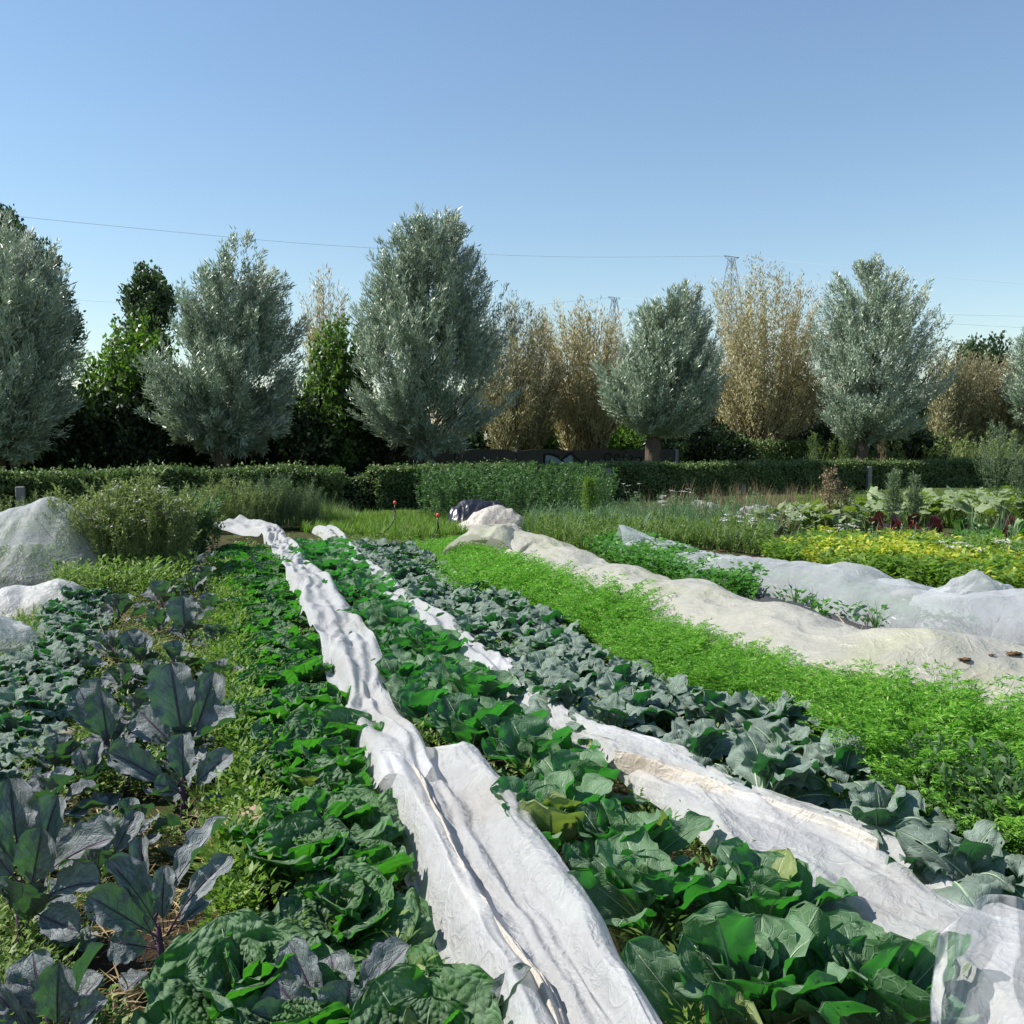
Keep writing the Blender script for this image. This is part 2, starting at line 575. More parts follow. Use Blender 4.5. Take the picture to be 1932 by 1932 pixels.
M['fleece_dirty'] = cloth('soiled_fleece', (.64, .60, .54), .85, .3, .2, (.44, .33, .21), .6)
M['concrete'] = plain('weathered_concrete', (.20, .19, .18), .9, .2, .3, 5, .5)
M['wall'] = plain('shade_darkened_concrete', (.05, .047, .043), .9, .2, .3, 3, .5)  # concrete darkened in its colour to carry the shade of the trees
M['stone'] = plain('stone', (.30, .25, .20), .85, .25, .35, 9, .6)
M['brick'] = plain('brown_brick', (.36, .25, .18), .85, .2, .25, 14, .5)
M['black_plastic'] = plain('black_plastic_sheet', (.022, .022, .03), .3, .5, .3, 6, .5)
M['membrane'] = plain('black_weed_membrane', (.035, .036, .042), .65, .3, .35, 30, .4)
M['hose'] = plain('black_hose', (.018, .018, .018), .4, .4, .2, 10)
M['red'] = plain('red_plastic', (.62, .07, .045), .4, .4, .2, 10)
M['steel'] = plain('pylon_steel', (.30, .37, .46), .6, .4, .2, 1)
M['cable'] = plain('power_cable', (.45, .53, .62), .6, .3, .1, 1)
M['white_bag'] = plain('white_plastic_bag', (.78, .75, .70), .45, .4, .15, 8, .5)
M['paint_blue'] = plain('pale_blue_paint', (.17, .24, .30), .8, .2, .2, 4, .2)
M['paint_black'] = plain('black_paint', (.012, .012, .014), .7, .2, .2, 4, .2)
M['debris'] = plain('dry_debris', (.13, .085, .05), .9, .1, .5, 30, .8)


def ground_mat():
    T = NT('garden_ground')
    tc = T.n('TexCoord').outputs['Object']
    a = T.noise(1.7, 8, tc, .65)
    b = T.noise(14, 8, tc, .7)
    c = T.noise(60, 6, tc, .7)
    soil = T.mix(b, (.035, .022, .014), (.115, .075, .047))
    soil = T.mix(T.math('MULTIPLY', T.step(c, .55, .75), .5), soil, (.17, .12, .08))
    green = T.mix(b, (.03, .055, .012), (.10, .13, .035))
    g = T.step(a, .42, .6)
    sep = T.n('SeparateXYZ', Vector=tc)
    far = T.step(sep.outputs[1], 14.0, 22.0)
    g = T.math('MAXIMUM', T.math('MULTIPLY', g, .7), far)
    col = T.mix(g, soil, green)
    hg = T.math('ADD', b, T.math('MULTIPLY', c, .6))
    return T.finish(T.pbsdf(col, .95, .15, hg, 1.0, .05))


M['ground'] = ground_mat()

# ------------------------------------------------------------------ ground sheet, out to the horizon
xs = np.concatenate([[-900, -400, -150, -60, -30, -16], np.linspace(-9, 14, 190), [20, 35, 70, 160, 420, 900]])
ys = np.concatenate([[-60, -20, -5], np.linspace(.5, 12, 190), np.linspace(12.2, 30, 90), [34, 45, 70, 130, 300, 800, 1800]])
gx, gy = np.meshgrid(xs, ys, indexing='ij')
near = np.clip((26 - gy) / 6, 0, 1) * np.clip((gx + 9) / 2, 0, 1) * np.clip((14 - gx) / 2, 0, 1) * np.clip(gy, 0, 1)
gz = (fbm(gx * 1.3, gy * 1.3, 4, 3) * .06 + fbm(gx * 7, gy * 7, 3, 5) * .03 - .02) * near
MB().grid(np.stack([gx, gy, gz], -1)).obj('ground', M['ground'])
tag(bpy.data.objects['ground'], 'brown soil and low green weeds of the garden plot', None, None, 'structure')

# ------------------------------------------------------------------ hedge line, posts, wall
HEDGE = [(-160, 19.4), (0, 20.8), (350, 22.8), (640, 24.6)], [(700, 25.0), (966, 27.8), (1300, 31.5), (1640, 36.5), (1932, 40.5), (2150, 45)]
HTOP_X = [-160, 0, 350, 640, 700, 966, 1300, 1640, 1932, 2150]
HTOP_Y = [898, 896, 889, 888, 884, 880, 877, 873, 869, 867]


def foliage_wall(name, ctrl, label, thick=.55, seed=1, dens=3600, mat='hedge', leaf=.075, topjit=.05):
    rng = np.random.default_rng(seed)
    px = np.array([c[0] for c in ctrl], float)
    d = np.array([c[1] for c in ctrl], float)
    ty = np.interp(px, HTOP_X, HTOP_Y)
    top = np.array([at(x, y, dd) for x, y, dd in zip(px, ty, d)])
    seg = np.concatenate([[0], np.cumsum(np.linalg.norm(np.diff(top[:, :2], axis=0), axis=1))])
    Ltot = seg[-1]
    dirv = top[-1, :2] - top[0, :2]
    dirv /= np.linalg.norm(dirv)
    nrm = np.array([dirv[1], -dirv[0]])          # towards the camera
    n = int(Ltot * dens)
    s = rng.random(n) * Ltot
    w = np.exp(-((d[0] + (d[-1] - d[0]) * s / Ltot) - 24) / 22)
    s = s[rng.random(n) < np.clip(w, .35, 1)]
    n = len(s)
    cx, cy, cz = (np.interp(s, seg, top[:, k]) for k in range(3))
    cz = cz + fbm(s * .8, s * 0, 3, seed) * topjit * 2
    u = rng.random(n)
    face = rng.random(n)
    off = np.where(face < .55, thick * .5, np.where(face < .9, (rng.random(n) - .5) * thick, -thick * .5))
    zz = np.where((face >= .55) & (face < .9), 1.0, u)
    off = off * (1 + .0 * u) + rng.normal(size=n) * .05 + np.where(face < .55, fbm(s * 1.1, zz * 2, 3, seed + 9) * .22, 0)
    z = zz * cz + np.where(zz >= 1, rng.exponential(.03, n) - .03, 0)
    P = np.column_stack([cx + nrm[0] * off, cy + nrm[1] * off, np.maximum(z, .03)])
    out = np.where((face < .55)[:, None], np.array([nrm[0], nrm[1], .3]), np.where((face < .9)[:, None], np.array([0, 0, 1.0]), np.array([-nrm[0], -nrm[1], .3])))
    D = out * .5 + rdir(n, rng)
    N = out + rdir(n, rng) * .8
    root = empty(name, (top[0, 0], top[0, 1], 0), label, 'hedge')
    base = np.array([top[0, 0], top[0, 1], 0])
    MB().leaves(P - base, D, N, leaf * (.7 + rng.random(n) * .7), leaf * .7 * (.7 + rng.random(n) * .6), rng.random(n) ** 1.3).obj('foliage', M[mat], root)
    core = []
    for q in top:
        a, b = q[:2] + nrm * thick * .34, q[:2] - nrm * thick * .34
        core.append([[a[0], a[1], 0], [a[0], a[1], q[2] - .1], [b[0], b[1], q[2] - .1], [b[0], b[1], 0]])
    MB().grid(np.array(core) - base).obj('light_block_core', M['hedge_core'], root, smooth=False)  # solid dark core added inside the leaves to block light
    return root


foliage_wall('clipped_hedge', HEDGE[0], 'clipped hedge on the left, ending at the notch behind the grass', seed=11)
foliage_wall('clipped_hedge', HEDGE[1], 'long clipped hedge right of the notch, running behind nettles and squash', seed=12)
foliage_wall('clipped_hedge', [(630, 24.7), (710, 25.3)], 'low gappy stretch of hedge in the notch between two hedges', seed=13, dens=900, thick=.4, topjit=.22).scale = (1, 1, .86)


def hedge_d(x):
    return np.interp(x, [c[0] for c in HEDGE[0] + HEDGE[1]], [c[1] for c in HEDGE[0] + HEDGE[1]])


for x, yt, lab in ((38, 918, 'grey fence post in the hedge behind the net mound at the left'), (1147, 884, 'concrete fence post at the end of the nettle patch'),
                   (1401, 914, 'concrete fence post standing below the hedge near white netting'), (1640, 880, 'concrete fence post in the hedge behind the squash leaves')):
    d = hedge_d(x) - .62
    t = at(x, yt, d)
    o = empty('fence_post', (t[0], t[1], 0), lab, 'post', 'concrete posts along the hedge')
    MB().box((0, 0, t[2] / 2), (.17, .15, t[2]), .3, bev=.015).obj('post', M['concrete'], o, smooth=False)
    MB().tube([(-.09, -.11, t[2] * .6), (.09, -.07, t[2] * .6)], .006, 5).obj('wire_tie', M['steel'], o)


# the wall with graffiti behind the trees
def wall_pt(x):
    return at(x, 848, np.interp(x, [400, 830, 1280], [27.5, 33.0, 38.5]))


wa, wb = wall_pt(735), wall_pt(1275)
wd = (wb - wa)[:2]
wl = np.linalg.norm(wd)
wd /= wl
wall = empty('graffiti_wall', (wa[0], wa[1], 0), 'concrete panel wall with graffiti, dark in the shade behind the hedge', 'wall', rz=math.atan2(wd[1], wd[0]))
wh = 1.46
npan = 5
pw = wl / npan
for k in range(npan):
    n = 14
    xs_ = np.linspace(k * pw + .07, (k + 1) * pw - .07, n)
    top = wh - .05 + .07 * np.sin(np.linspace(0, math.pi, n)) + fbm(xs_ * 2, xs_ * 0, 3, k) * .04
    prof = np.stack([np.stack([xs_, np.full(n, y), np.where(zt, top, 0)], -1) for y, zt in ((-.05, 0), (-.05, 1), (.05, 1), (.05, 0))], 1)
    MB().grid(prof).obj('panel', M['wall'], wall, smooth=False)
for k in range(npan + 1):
    MB().box((k * pw, 0, wh / 2), (.16, .17, wh), bev=.012).obj('post', M['concrete'] if k == npan else M['wall'], wall, smooth=False)  # all but the end post share the shade-darkened colour


def wx(x, y):
    """picture point -> (along, height) on the wall front"""
    r = ray(x, y)
    n = np.array([-wd[1], wd[0]])
    t = (wa[:2] @ n - .06) / (r[:2] @ n)
    p = r * t
    return float((p[:2] - wa[:2]) @ wd), float(H + p[2])


def wall_patch(name, pts, mat, y):
    P = [wx(*q) for q in pts]
    m = len(P) // 2
    a, b = np.array(P[:m]), np.array(P[m:][::-1])
    front = np.stack([np.column_stack([q[:, 0], np.full(m, y), q[:, 1]]) for q in (a, b)], 1)
    back = front.copy()
    back[..., 1] = y + .004
    MB().grid(front).grid(back).obj(name, mat, wall, smooth=False)


def wall_line(name, pts, mat, y, w=.02):
    P = [wx(*q) for q in pts]
    P = np.array([[p[0], y, p[1]] for p in P])
    n = 8
    if len(P) > 2:
        t = np.linspace(0, len(P) - 1, n * len(P))
        P = np.stack([np.interp(t, np.arange(len(P)), P[:, k]) for k in range(3)], -1)
        for _ in range(3):
            P[1:-1] = (P[:-2] + P[1:-1] * 2 + P[2:]) / 4
    MB().tube(P, w, 6).obj(name, mat, wall)


def zoomg(u, v):                 # coordinates read from a 1932x483 enlargement of (2100,1740)-(2740,1900)
    return (2100 + u * 640 / 1932) * 1932 / 4096, (1740 + v * 160 / 483) * 1932 / 4096


wall_patch('painted_letter', [zoomg(*q) for q in ((240, 240), (300, 238), (355, 255), (400, 280), (440, 320), (465, 370), (475, 420), (475, 470), (400, 470), (350, 470), (300, 470), (270, 470), (240, 470), (240, 350))], M['paint_blue'], -.058)
wall_patch('painted_letter', [zoomg(*q) for q in ((448, 298), (500, 262), (555, 228), (600, 275), (660, 335), (645, 395), (600, 470), (540, 470), (490, 470), (470, 380))], M['paint_blue'], -.058)
wall_line('letter_outline', [zoomg(*q) for q in ((232, 470), (232, 350), (234, 232), (300, 228), (380, 255), (445, 300), (475, 380), (480, 470))], M['paint_black'], -.062, .045)
wall_line('letter_outline', [zoomg(*q) for q in ((445, 295), (500, 255), (552, 218), (605, 270), (675, 335), (650, 390), (600, 470))], M['paint_black'], -.062, .045)
for pts in (((300, 308), (297, 355)), ((282, 322), (300, 305), (325, 310), (332, 335), (315, 356), (285, 358)), ((325, 368), (345, 325), (372, 366), (325, 366)), ((398, 378), (385, 392)), ((548, 345), (548, 400))):
    wall_line('tag_stroke', [zoomg(*q) for q in pts], M['paint_black'], -.062, .016)
for pts in (((1030, 300), (1050, 250), (1010, 215), (965, 235), (955, 285), (990, 310), (1040, 285), (1050, 310)), ((1080, 330), (1085, 240), (1120, 232), (1140, 260), (1145, 330)),
            ((1240, 225), (1190, 250), (1180, 300), (1225, 330), (1285, 310), (1300, 260), (1240, 225)), ((1315, 275), (1380, 262), (1410, 290), (1415, 320), (1370, 360))):
    wall_line('faint_tag_stroke', [zoomg(*q) for q in pts], M['paint_black'], -.062, .02)


# ------------------------------------------------------------------ trees
def crown_env(outline, D):
    zs, cx, rr = [], [], []
    for y, a, b in sorted(outline, key=lambda q: -q[0]):
        p, q = at(a, y, D), at(b, y, D)
        zs.append(p[2]); cx.append((p[0] + q[0]) / 2); rr.append((q[0] - p[0]) / 2)
    return np.array(zs), np.array(cx), np.array(rr)


def bez(a, b, c, t):
    t = t[..., None]
    return a * (1 - t) ** 2 + b * 2 * t * (1 - t) + c * t ** 2


def tree(name, label, outline, D, trunk_x, mat, n_shoot=420, per=130, leaf=(.18, .032), head=.28, trunk_r=.22, stems=1, seed=1, group='trees behind the hedge',
         tmat='bark', cat='tree', depth=.9, start=.32, spread=.11, branches=40, droop=.0, lean=0.0):
    rng = np.random.default_rng(seed)
    zs, cx, rr = crown_env(outline, D)
    base = np.array([at(trunk_x, 838, D)[0], D, 0.0])
    zmin, zmax = zs[0], zs[-1]
    root = empty(name, base, label, cat, group)
    zt = np.linspace(zmin, zmax, 200)
    rad = np.interp(zt, zs, rr)
    pz = rad ** 1.3 + .06
    z = rng.choice(zt, n_shoot, p=pz / pz.sum()) + rng.normal(size=n_shoot) * .05
    r = np.interp(z, zs, rr)
    c = np.interp(z, zs, cx)
    rho = (np.sqrt(rng.random(n_shoot)) * .45 + .55 * rng.random(n_shoot) ** .35) * 1.10
    ph = rng.random(n_shoot) * 2 * math.pi
    spike = (rng.random(n_shoot) < .10) & (rho > .45)
    z = z + spike * rng.random(n_shoot) * (zmax - zmin) * .06 * (stems == 1)
    lump = 1 + .5 * fbm(ph * 1.1 + seed, z * .9, 2, seed)
    tip = np.column_stack([c + rho * r * np.cos(ph) * lump, D + rho * np.maximum(r, .3) * depth * np.sin(ph) * lump, z]) - base
    zh = max(.3, zmin + (zmax - zmin) * head * .3) if stems == 1 else .15
    hpt = np.array([np.interp(zh, zs, cx) * .25 + base[0] * .75 - base[0], 0, zh])
    root_pts = np.tile(hpt, (n_shoot, 1)) + rng.normal(size=(n_shoot, 3)) * (.14 if stems == 1 else .28) * np.array([1, 1, .6])
    if stems == 1:               # shoots also start along the main stem
        rad_ = np.hypot(tip[:, 0] - (c - base[0]), tip[:, 1])
        zr = np.clip(tip[:, 2] - .85 * rad_ - .3 - .9 * rng.random(n_shoot), zh, zmin + (zmax - zmin) * .8)
        root_pts[:, 2] = zr
        root_pts[:, 0] = hpt[0] + (np.interp(zr, zs, cx) - base[0] - hpt[0]) * .85 * np.clip((zr - zh) / 1.0, 0, 1) + rng.normal(size=n_shoot) * .12
    ctrl = root_pts * .45 + tip * .55
    k_ = .35 if stems == 1 else .6
    ctrl[:, :2] = root_pts[:, :2] * k_ + tip[:, :2] * (1 - k_)
    ctrl[:, 2] += np.linalg.norm(tip - root_pts, axis=1) * np.where(tip[:, 2] < root_pts[:, 2] + .2, .22, -.08)
    t = start + (1 - start) * rng.random((n_shoot, per)) ** (.85 if stems == 1 else .65)
    P = bez(root_pts[:, None], ctrl[:, None], tip[:, None], t)
    dT = bez(root_pts[:, None], ctrl[:, None], tip[:, None], np.minimum(t + .02, 1.02)) - P
    dT /= np.linalg.norm(dT, axis=2)[..., None] + 1e-9
    jit = rng.normal(size=P.shape) * spread * (1.15 - t[..., None] * .75)
    P = (P + jit).reshape(-1, 3)
    dT = dT.reshape(-1, 3)
    if stems == 1:               # leave gaps where no shoots grew
        kp = fbm(P[:, 0] * 1.0 + P[:, 1] * .5 + seed, P[:, 2] * .8, 2, seed) + fbm(P[:, 1] * 1.1 - 4, P[:, 2] * 1.0 + P[:, 0] * .4, 2, seed + 4) + .12 * rng.normal(size=len(P)) > -.43
    else:
        kp = np.ones(len(P), bool)
    sid = np.repeat(np.arange(n_shoot), per)[kp]
    P, dT = P[kp], dT[kp]
    n = len(P)
    Dr = dT * .9 + rdir(n, rng) * .8 + np.array([lean, 0, .25 - droop])
    out_ = P - np.stack([np.interp(P[:, 2], zs, cx) - base[0], np.zeros(n), P[:, 2] - .35], -1)
    out_ /= np.linalg.norm(out_, axis=1)[:, None] + 1e-6
    Nn = rdir(n, rng) * .7 + out_ * 1.1 + np.array([0, 0, .35])
    tt = np.clip(rng.random(n_shoot)[sid] * .5 + rng.random(n) * .5, 0, 1)
    MB().leaves(P, Dr, Nn, leaf[0] * (.6 + rng.random(n) * .8), leaf[1] * (.7 + rng.random(n) * .6), tt).obj('crown', M[mat], root)
    tr = MB()
    if stems == 1:
        tb = np.array([[0, 0, -.1], [0, 0, .15], [.02, 0, zh * .5], [hpt[0] * .8, 0, zh * .85], [hpt[0], 0, zh + .15]])
        tr.tube(tb, [trunk_r * 1.35, trunk_r * 1.08, trunk_r * .95, trunk_r * 1.12, trunk_r * .75], 12)
    else:
        for k in range(stems):
            a = rng.random() * 6.28
            tr.tube([(math.cos(a) * .15, math.sin(a) * .15, -.1), (math.cos(a) * .3, math.sin(a) * .3, .8), (math.cos(a) * .5, math.sin(a) * .5, 1.5)], [trunk_r * .4, trunk_r * .3, trunk_r * .2], 6)
    tr.obj('trunk', M[tmat], root)
    br = MB()
    for k in rng.choice(n_shoot, min(branches, n_shoot), replace=False):
        tq = np.linspace(0, .95, 8)
        pp = bez(root_pts[k][None], ctrl[k][None], tip[k][None], tq)
        br.tube(pp, np.linspace(.035 if stems == 1 else .028, .006, 8), 5)
    br.obj('branches', M['twig' if tmat == 'bark' else tmat], root)
    return root


WG = 'silvery pollard willows behind the hedge'
tree('willow_tree', 'dark silvery willow cut off by the left edge of the photo', [(415, -40, 25), (450, -80, 72), (520, -120, 130), (600, -140, 158), (680, -150, 165), (760, -150, 150), (830, -120, 120), (872, -80, 60)], 24.5, -10, 'willow', 520, 150, seed=21, group=WG)
tree('willow_tree', 'silvery willow leaning right, second from the left, beside the hazel', [(435, 438, 465), (470, 410, 502), (520, 368, 535), (560, 340, 552), (620, 315, 558), (680, 297, 563), (740, 287, 563), (790, 302, 555), (830, 340, 520), (862, 378, 480)], 27.5, 418, 'willow', 620, 150, seed=22, group=WG, lean=.15)
tree('willow_tree', 'largest and tallest silvery willow, in the middle of the tree row', [(392, 855, 880), (412, 765, 895), (450, 715, 908), (500, 695, 925), (560, 672, 955), (640, 666, 965), (700, 662, 962), (760, 670, 948), (810, 700, 920), (845, 740, 890), (875, 775, 850)], 30, 797, 'willow', 820, 150, seed=23, group=WG)
tree('willow_tree', 'small round silvery willow on a bare trunk before the graffiti wall', [(528, 1288, 1312), (560, 1215, 1340), (600, 1187, 1346), (660, 1152, 1368), (710, 1138, 1375), (760, 1150, 1370), (800, 1185, 1340), (826, 1205, 1290)], 34, 1228, 'willow', 540, 140, seed=24, group=WG, head=.05, trunk_r=.24)
tree('willow_tree', 'silvery willow with several pointed tops, right of the golden willow', [(482, 1630, 1662), (510, 1582, 1690), (555, 1560, 1760), (600, 1545, 1772), (660, 1525, 1780), (710, 1520, 1785), (760, 1540, 1762), (800, 1570, 1740), (835, 1600, 1680)], 39, 1625, 'willow', 600, 140, seed=25, group=WG, leaf=(.16, .035), head=.05)
tree('willow_tree', 'pale willow cut off by the right edge of the photo', [(618, 1925, 1990), (680, 1893, 2030), (750, 1885, 2050), (800, 1905, 2000)], 46, 1960, 'willow', 220, 120, seed=26, group=WG, leaf=(.18, .04))
YG = 'golden and brown willows behind the silvery ones'
tree('golden_willow', 'thin golden willow top between the two left silvery willows', [(498, 600, 622), (535, 572, 655), (600, 565, 662), (680, 568, 660), (760, 580, 650), (840, 600, 630)], 38, 612, 'willow_gold', 120, 90, seed=31, stems=6, group=YG, spread=.2, branches=60, tmat='twig')
tree('golden_willow', 'brown-green willow tucked behind the right side of the largest willow', [(560, 960, 1000), (600, 900, 1060), (680, 885, 1075), (760, 890, 1070), (840, 930, 1020)], 37, 975, 'willow_brown', 260, 95, seed=32, stems=7, group=YG, start=.5, spread=.18, branches=110, tmat='twig')
tree('golden_willow', 'feathery golden-brown willow beside the small pylon', [(556, 1065, 1110), (582, 1010, 1190), (650, 990, 1200), (720, 1000, 1200), (790, 1030, 1180), (850, 1075, 1140)], 39, 1100, 'willow_gold', 300, 95, seed=33, stems=8, group=YG, start=.56, spread=.18, branches=120, tmat='twig')
tree('golden_willow', 'tall golden willow with a single high plume beside the large pylon', [(478, 1418, 1430), (510, 1350, 1500), (555, 1315, 1565), (620, 1305, 1570), (700, 1320, 1560), (780, 1350, 1540), (850, 1410, 1480)], 42, 1440, 'willow_gold', 430, 100, seed=34, stems=9, group=YG, start=.54, spread=.2, branches=110, tmat='twig', leaf=(.16, .035))
for k, (x, y0, w, D) in enumerate(((1795, 640, 60, 47), (1845, 655, 60, 48), (1900, 660, 60, 49), (1955, 650, 65, 50))):
    tree('brown_willow', ('brown feathery willow just right of the many-topped silvery willow', 'brown feathery willow, second right of the many-topped willow', 'brown feathery willow close to the pale willow', 'brown feathery willow at the right edge of the photo')[k],
         [(y0, x - 12, x + 12), (y0 + 30, x - w, x + w), (y0 + 90, x - w, x + w), (y0 + 150, x - w * .9, x + w * .9), (848, x - 30, x + 30)], D, x, 'willow_brown', 220, 90, seed=41 + k, stems=6, group=YG, start=.3, spread=.2, branches=50, tmat='twig', leaf=(.17, .04))
OG = 'dark broadleaf trees beyond the willows'
tree('oak_tree', 'dark leafy oak showing above the leftmost willow', [(385, -60, 10), (420, -70, 38), (460, -60, 108), (520, -40, 140), (600, -40, 150), (700, -40, 150)], 34, 30, 'oak', 260, 130, (.15, .10), seed=51, group=OG, spread=.22, trunk_r=.3)
tree('oak_tree', 'lone dark oak top against the sky between two willows', [(505, 262, 290), (530, 240, 335), (580, 228, 335), (620, 238, 315), (680, 250, 310)], 46, 285, 'oak', 110, 120, (.2, .13), seed=52, group=OG, spread=.28, trunk_r=.22)
tree('hazel_bush', 'bright green hazel bush between the two leftmost willows', [(590, 215, 290), (630, 185, 315), (690, 150, 320), (760, 135, 320), (830, 130, 320), (880, 140, 310)], 29, 230, 'hazel', 240, 110, (.13, .10), seed=53, stems=6, group=OG, spread=.2, cat='bush')
tree('hazel_bush', 'green hazel bush against the left side of the largest willow', [(590, 615, 680), (630, 585, 700), (690, 560, 710), (760, 550, 720), (830, 550, 720), (880, 560, 710)], 31.5, 630, 'hazel', 240, 110, (.13, .10), seed=54, stems=6, group=OG, spread=.2, cat='bush')
SG = 'dark shrubs in the shade under the trees'
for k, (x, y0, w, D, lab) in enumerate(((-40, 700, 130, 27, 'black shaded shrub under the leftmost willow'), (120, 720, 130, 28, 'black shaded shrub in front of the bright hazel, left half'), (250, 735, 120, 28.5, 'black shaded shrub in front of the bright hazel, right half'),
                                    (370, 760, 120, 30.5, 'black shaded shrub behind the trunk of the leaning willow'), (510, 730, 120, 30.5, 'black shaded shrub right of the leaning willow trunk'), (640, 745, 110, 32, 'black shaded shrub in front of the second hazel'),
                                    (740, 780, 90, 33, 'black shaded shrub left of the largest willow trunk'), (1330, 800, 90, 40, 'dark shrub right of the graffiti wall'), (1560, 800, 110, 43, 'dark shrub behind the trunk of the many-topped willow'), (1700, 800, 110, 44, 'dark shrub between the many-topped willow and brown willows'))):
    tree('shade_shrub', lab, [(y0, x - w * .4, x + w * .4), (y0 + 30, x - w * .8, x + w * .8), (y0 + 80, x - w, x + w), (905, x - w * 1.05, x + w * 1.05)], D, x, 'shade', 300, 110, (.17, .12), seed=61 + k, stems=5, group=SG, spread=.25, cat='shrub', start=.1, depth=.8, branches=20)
tree('green_shrub', 'low green shrub behind the graffiti wall in sunlight', [(772, 1010, 1050), (800, 960, 1100), (860, 950, 1110)], 44, 1030, 'hazel', 170, 100, (.16, .11), seed=81, stems=5, group=OG, spread=.3, cat='shrub')
tree('green_shrub', 'yellow-green shrub behind the wall beside the small willow trunk', [(770, 1080, 1130), (800, 1050, 1210), (860, 1050, 1230)], 46, 1130, 'hazel', 170, 100, (.16, .11), seed=82, stems=5, group=OG, spread=.3, cat='shrub')
tree('green_shrub', 'green treetop behind the brown willows at the right', [(625, 1860, 1880), (650, 1800, 1900), (720, 1800, 1910)], 60, 1850, 'oak', 120, 100, (.25, .17), seed=83, stems=4, group=OG, spread=.4, cat='tree')

for k, (x, y0, w, D, mt, lab) in enumerate(((905, 730, 80, 43, 'oak', 'dark green thicket behind the right edge of the largest willow'), (985, 740, 70, 47, 'willow_brown', 'olive thicket below the brown-green willow'), (1160, 700, 90, 48, 'oak', 'dark thicket left of the small round willow'), (1290, 690, 90, 50, 'willow_brown', 'olive thicket behind the small round willow'),
                                        (1400, 720, 90, 50, 'oak', 'dark thicket below the tall golden willow'), (1520, 710, 90, 51, 'willow_brown', 'olive thicket between golden and many-topped willow'), (1640, 720, 110, 53, 'oak', 'dark thicket behind the many-topped willow'), (1760, 720, 90, 54, 'oak', 'dark thicket behind the brown willows, left part'), (1880, 730, 110, 55, 'oak', 'dark thicket behind the brown willows, right part'))):
    tree('thicket', lab, [(y0, x - w * .3, x + w * .3), (y0 + 30, x - w * .8, x + w * .8), (y0 + 70, x - w, x + w), (862, x - w, x + w)], D, x, mt, 260, 90, (.24, .16), seed=201 + k, stems=6, group='thickets behind the willow row', spread=.35, cat='thicket', start=.25, depth=.6, branches=40, tmat='twig')

# far wood that closes the horizon
rng = np.random.default_rng(5)
n = 60000
fx = rng.random(n) * 150 - 60
fy = 85 + rng.random(n) * 14 + fx * .25
ftop = 3.3 + 1.6 * fbm(fx * .12, fx * 0 + 3, 3, 8)
fz = rng.random(n) ** .7 * ftop
MB().leaves(np.column_stack([fx, fy, fz]), rdir(n, rng) + np.array([0, 0, .4]), rdir(n, rng), .5, .34, rng.random(n)).obj('far_wood', M['oak'])
tag(bpy.data.objects['far_wood'], 'distant low belt of trees closing the horizon', 'wood', None, 'stuff')


# low far hedge mass right of the wall
def bush_strip(name, label, pts, d, h_y, mat, n, leaf, seed, cat='shrub', kind=None, thick=.6, group=None):
    rng = np.random.default_rng(seed)
    a, b = at(pts[0], 838, d[0]), at(pts[1], 838, d[1])
    u = rng.random(n)
    px = pts[0] + (pts[1] - pts[0]) * u
    dd = d[0] + (d[1] - d[0]) * u
    top = H + (838 - (h_y[0] + (h_y[1] - h_y[0]) * u)) / F * dd + fbm(u * 9, u * 0, 3, seed) * .3
    P = np.column_stack([a[0] + (b[0] - a[0]) * u, a[1] + (b[1] - a[1]) * u, np.zeros(n)]) + rng.normal(size=(n, 3)) * np.array([.15, thick * .4, 0])
    P[:, 2] = np.maximum(.02, top * (1 - rng.random(n) ** 1.6 * 1.0))
    o = MB().leaves(P, rdir(n, rng) + np.array([0, 0, .5]), rdir(n, rng) + np.array([0, -.3, .8]), leaf[0] * (.6 + .8 * rng.random(n)), leaf[1], rng.random(n)).obj(name, M[mat])
    return tag(o, label, cat, group, kind)


bush_strip('low_hedge', 'dark low hedge right of the graffiti wall, under the golden willow', (1275, 1580), (39, 42), (832, 836), 'hedge', 9000, (.12, .08), 91, 'hedge')


# ------------------------------------------------------------------ pylons and power lines
def pylon(x, y, D, label, w):
    t = at(x, y, D)
    hgt = t[2]
    o = empty('electricity_pylon', (t[0], D, 0), label, 'pylon', 'lattice pylons on the horizon', rz=.5)
    m = MB()
    lv = np.linspace(0, 1, 13)
    half = lambda s: w * (1 - s) ** .9 + .5
    for sx in (-1, 1):
        for sy in (-1, 1):
            m.tube([(sx * half(s), sy * half(s), hgt * s) for s in lv], .13, 4)
    for i in range(12):
        for f in range(4):
            c = [(-1, -1), (1, -1), (1, 1), (-1, 1)]
            p, q = c[f], c[(f + 1) % 4]
            a, b = lv[i], lv[i + 1]
            m.tube([(p[0] * half(a), p[1] * half(a), hgt * a), (q[0] * half(b), q[1] * half(b), hgt * b)], .07, 4)
            m.tube([(q[0] * half(a), q[1] * half(a), hgt * a), (p[0] * half(b), p[1] * half(b), hgt * b)], .07, 4)
    m.obj('lattice_mast', M['steel'], o, smooth=False)
    a = MB()
    a.tube([(-2.6, 0, hgt), (2.6, 0, hgt)], .14, 4)
    a.tube([(-2.4, 0, hgt), (0, 0, hgt - 1.6), (2.4, 0, hgt)], .09, 4)
    a.obj('cross_arm', M['steel'], o, smooth=False)
    return o


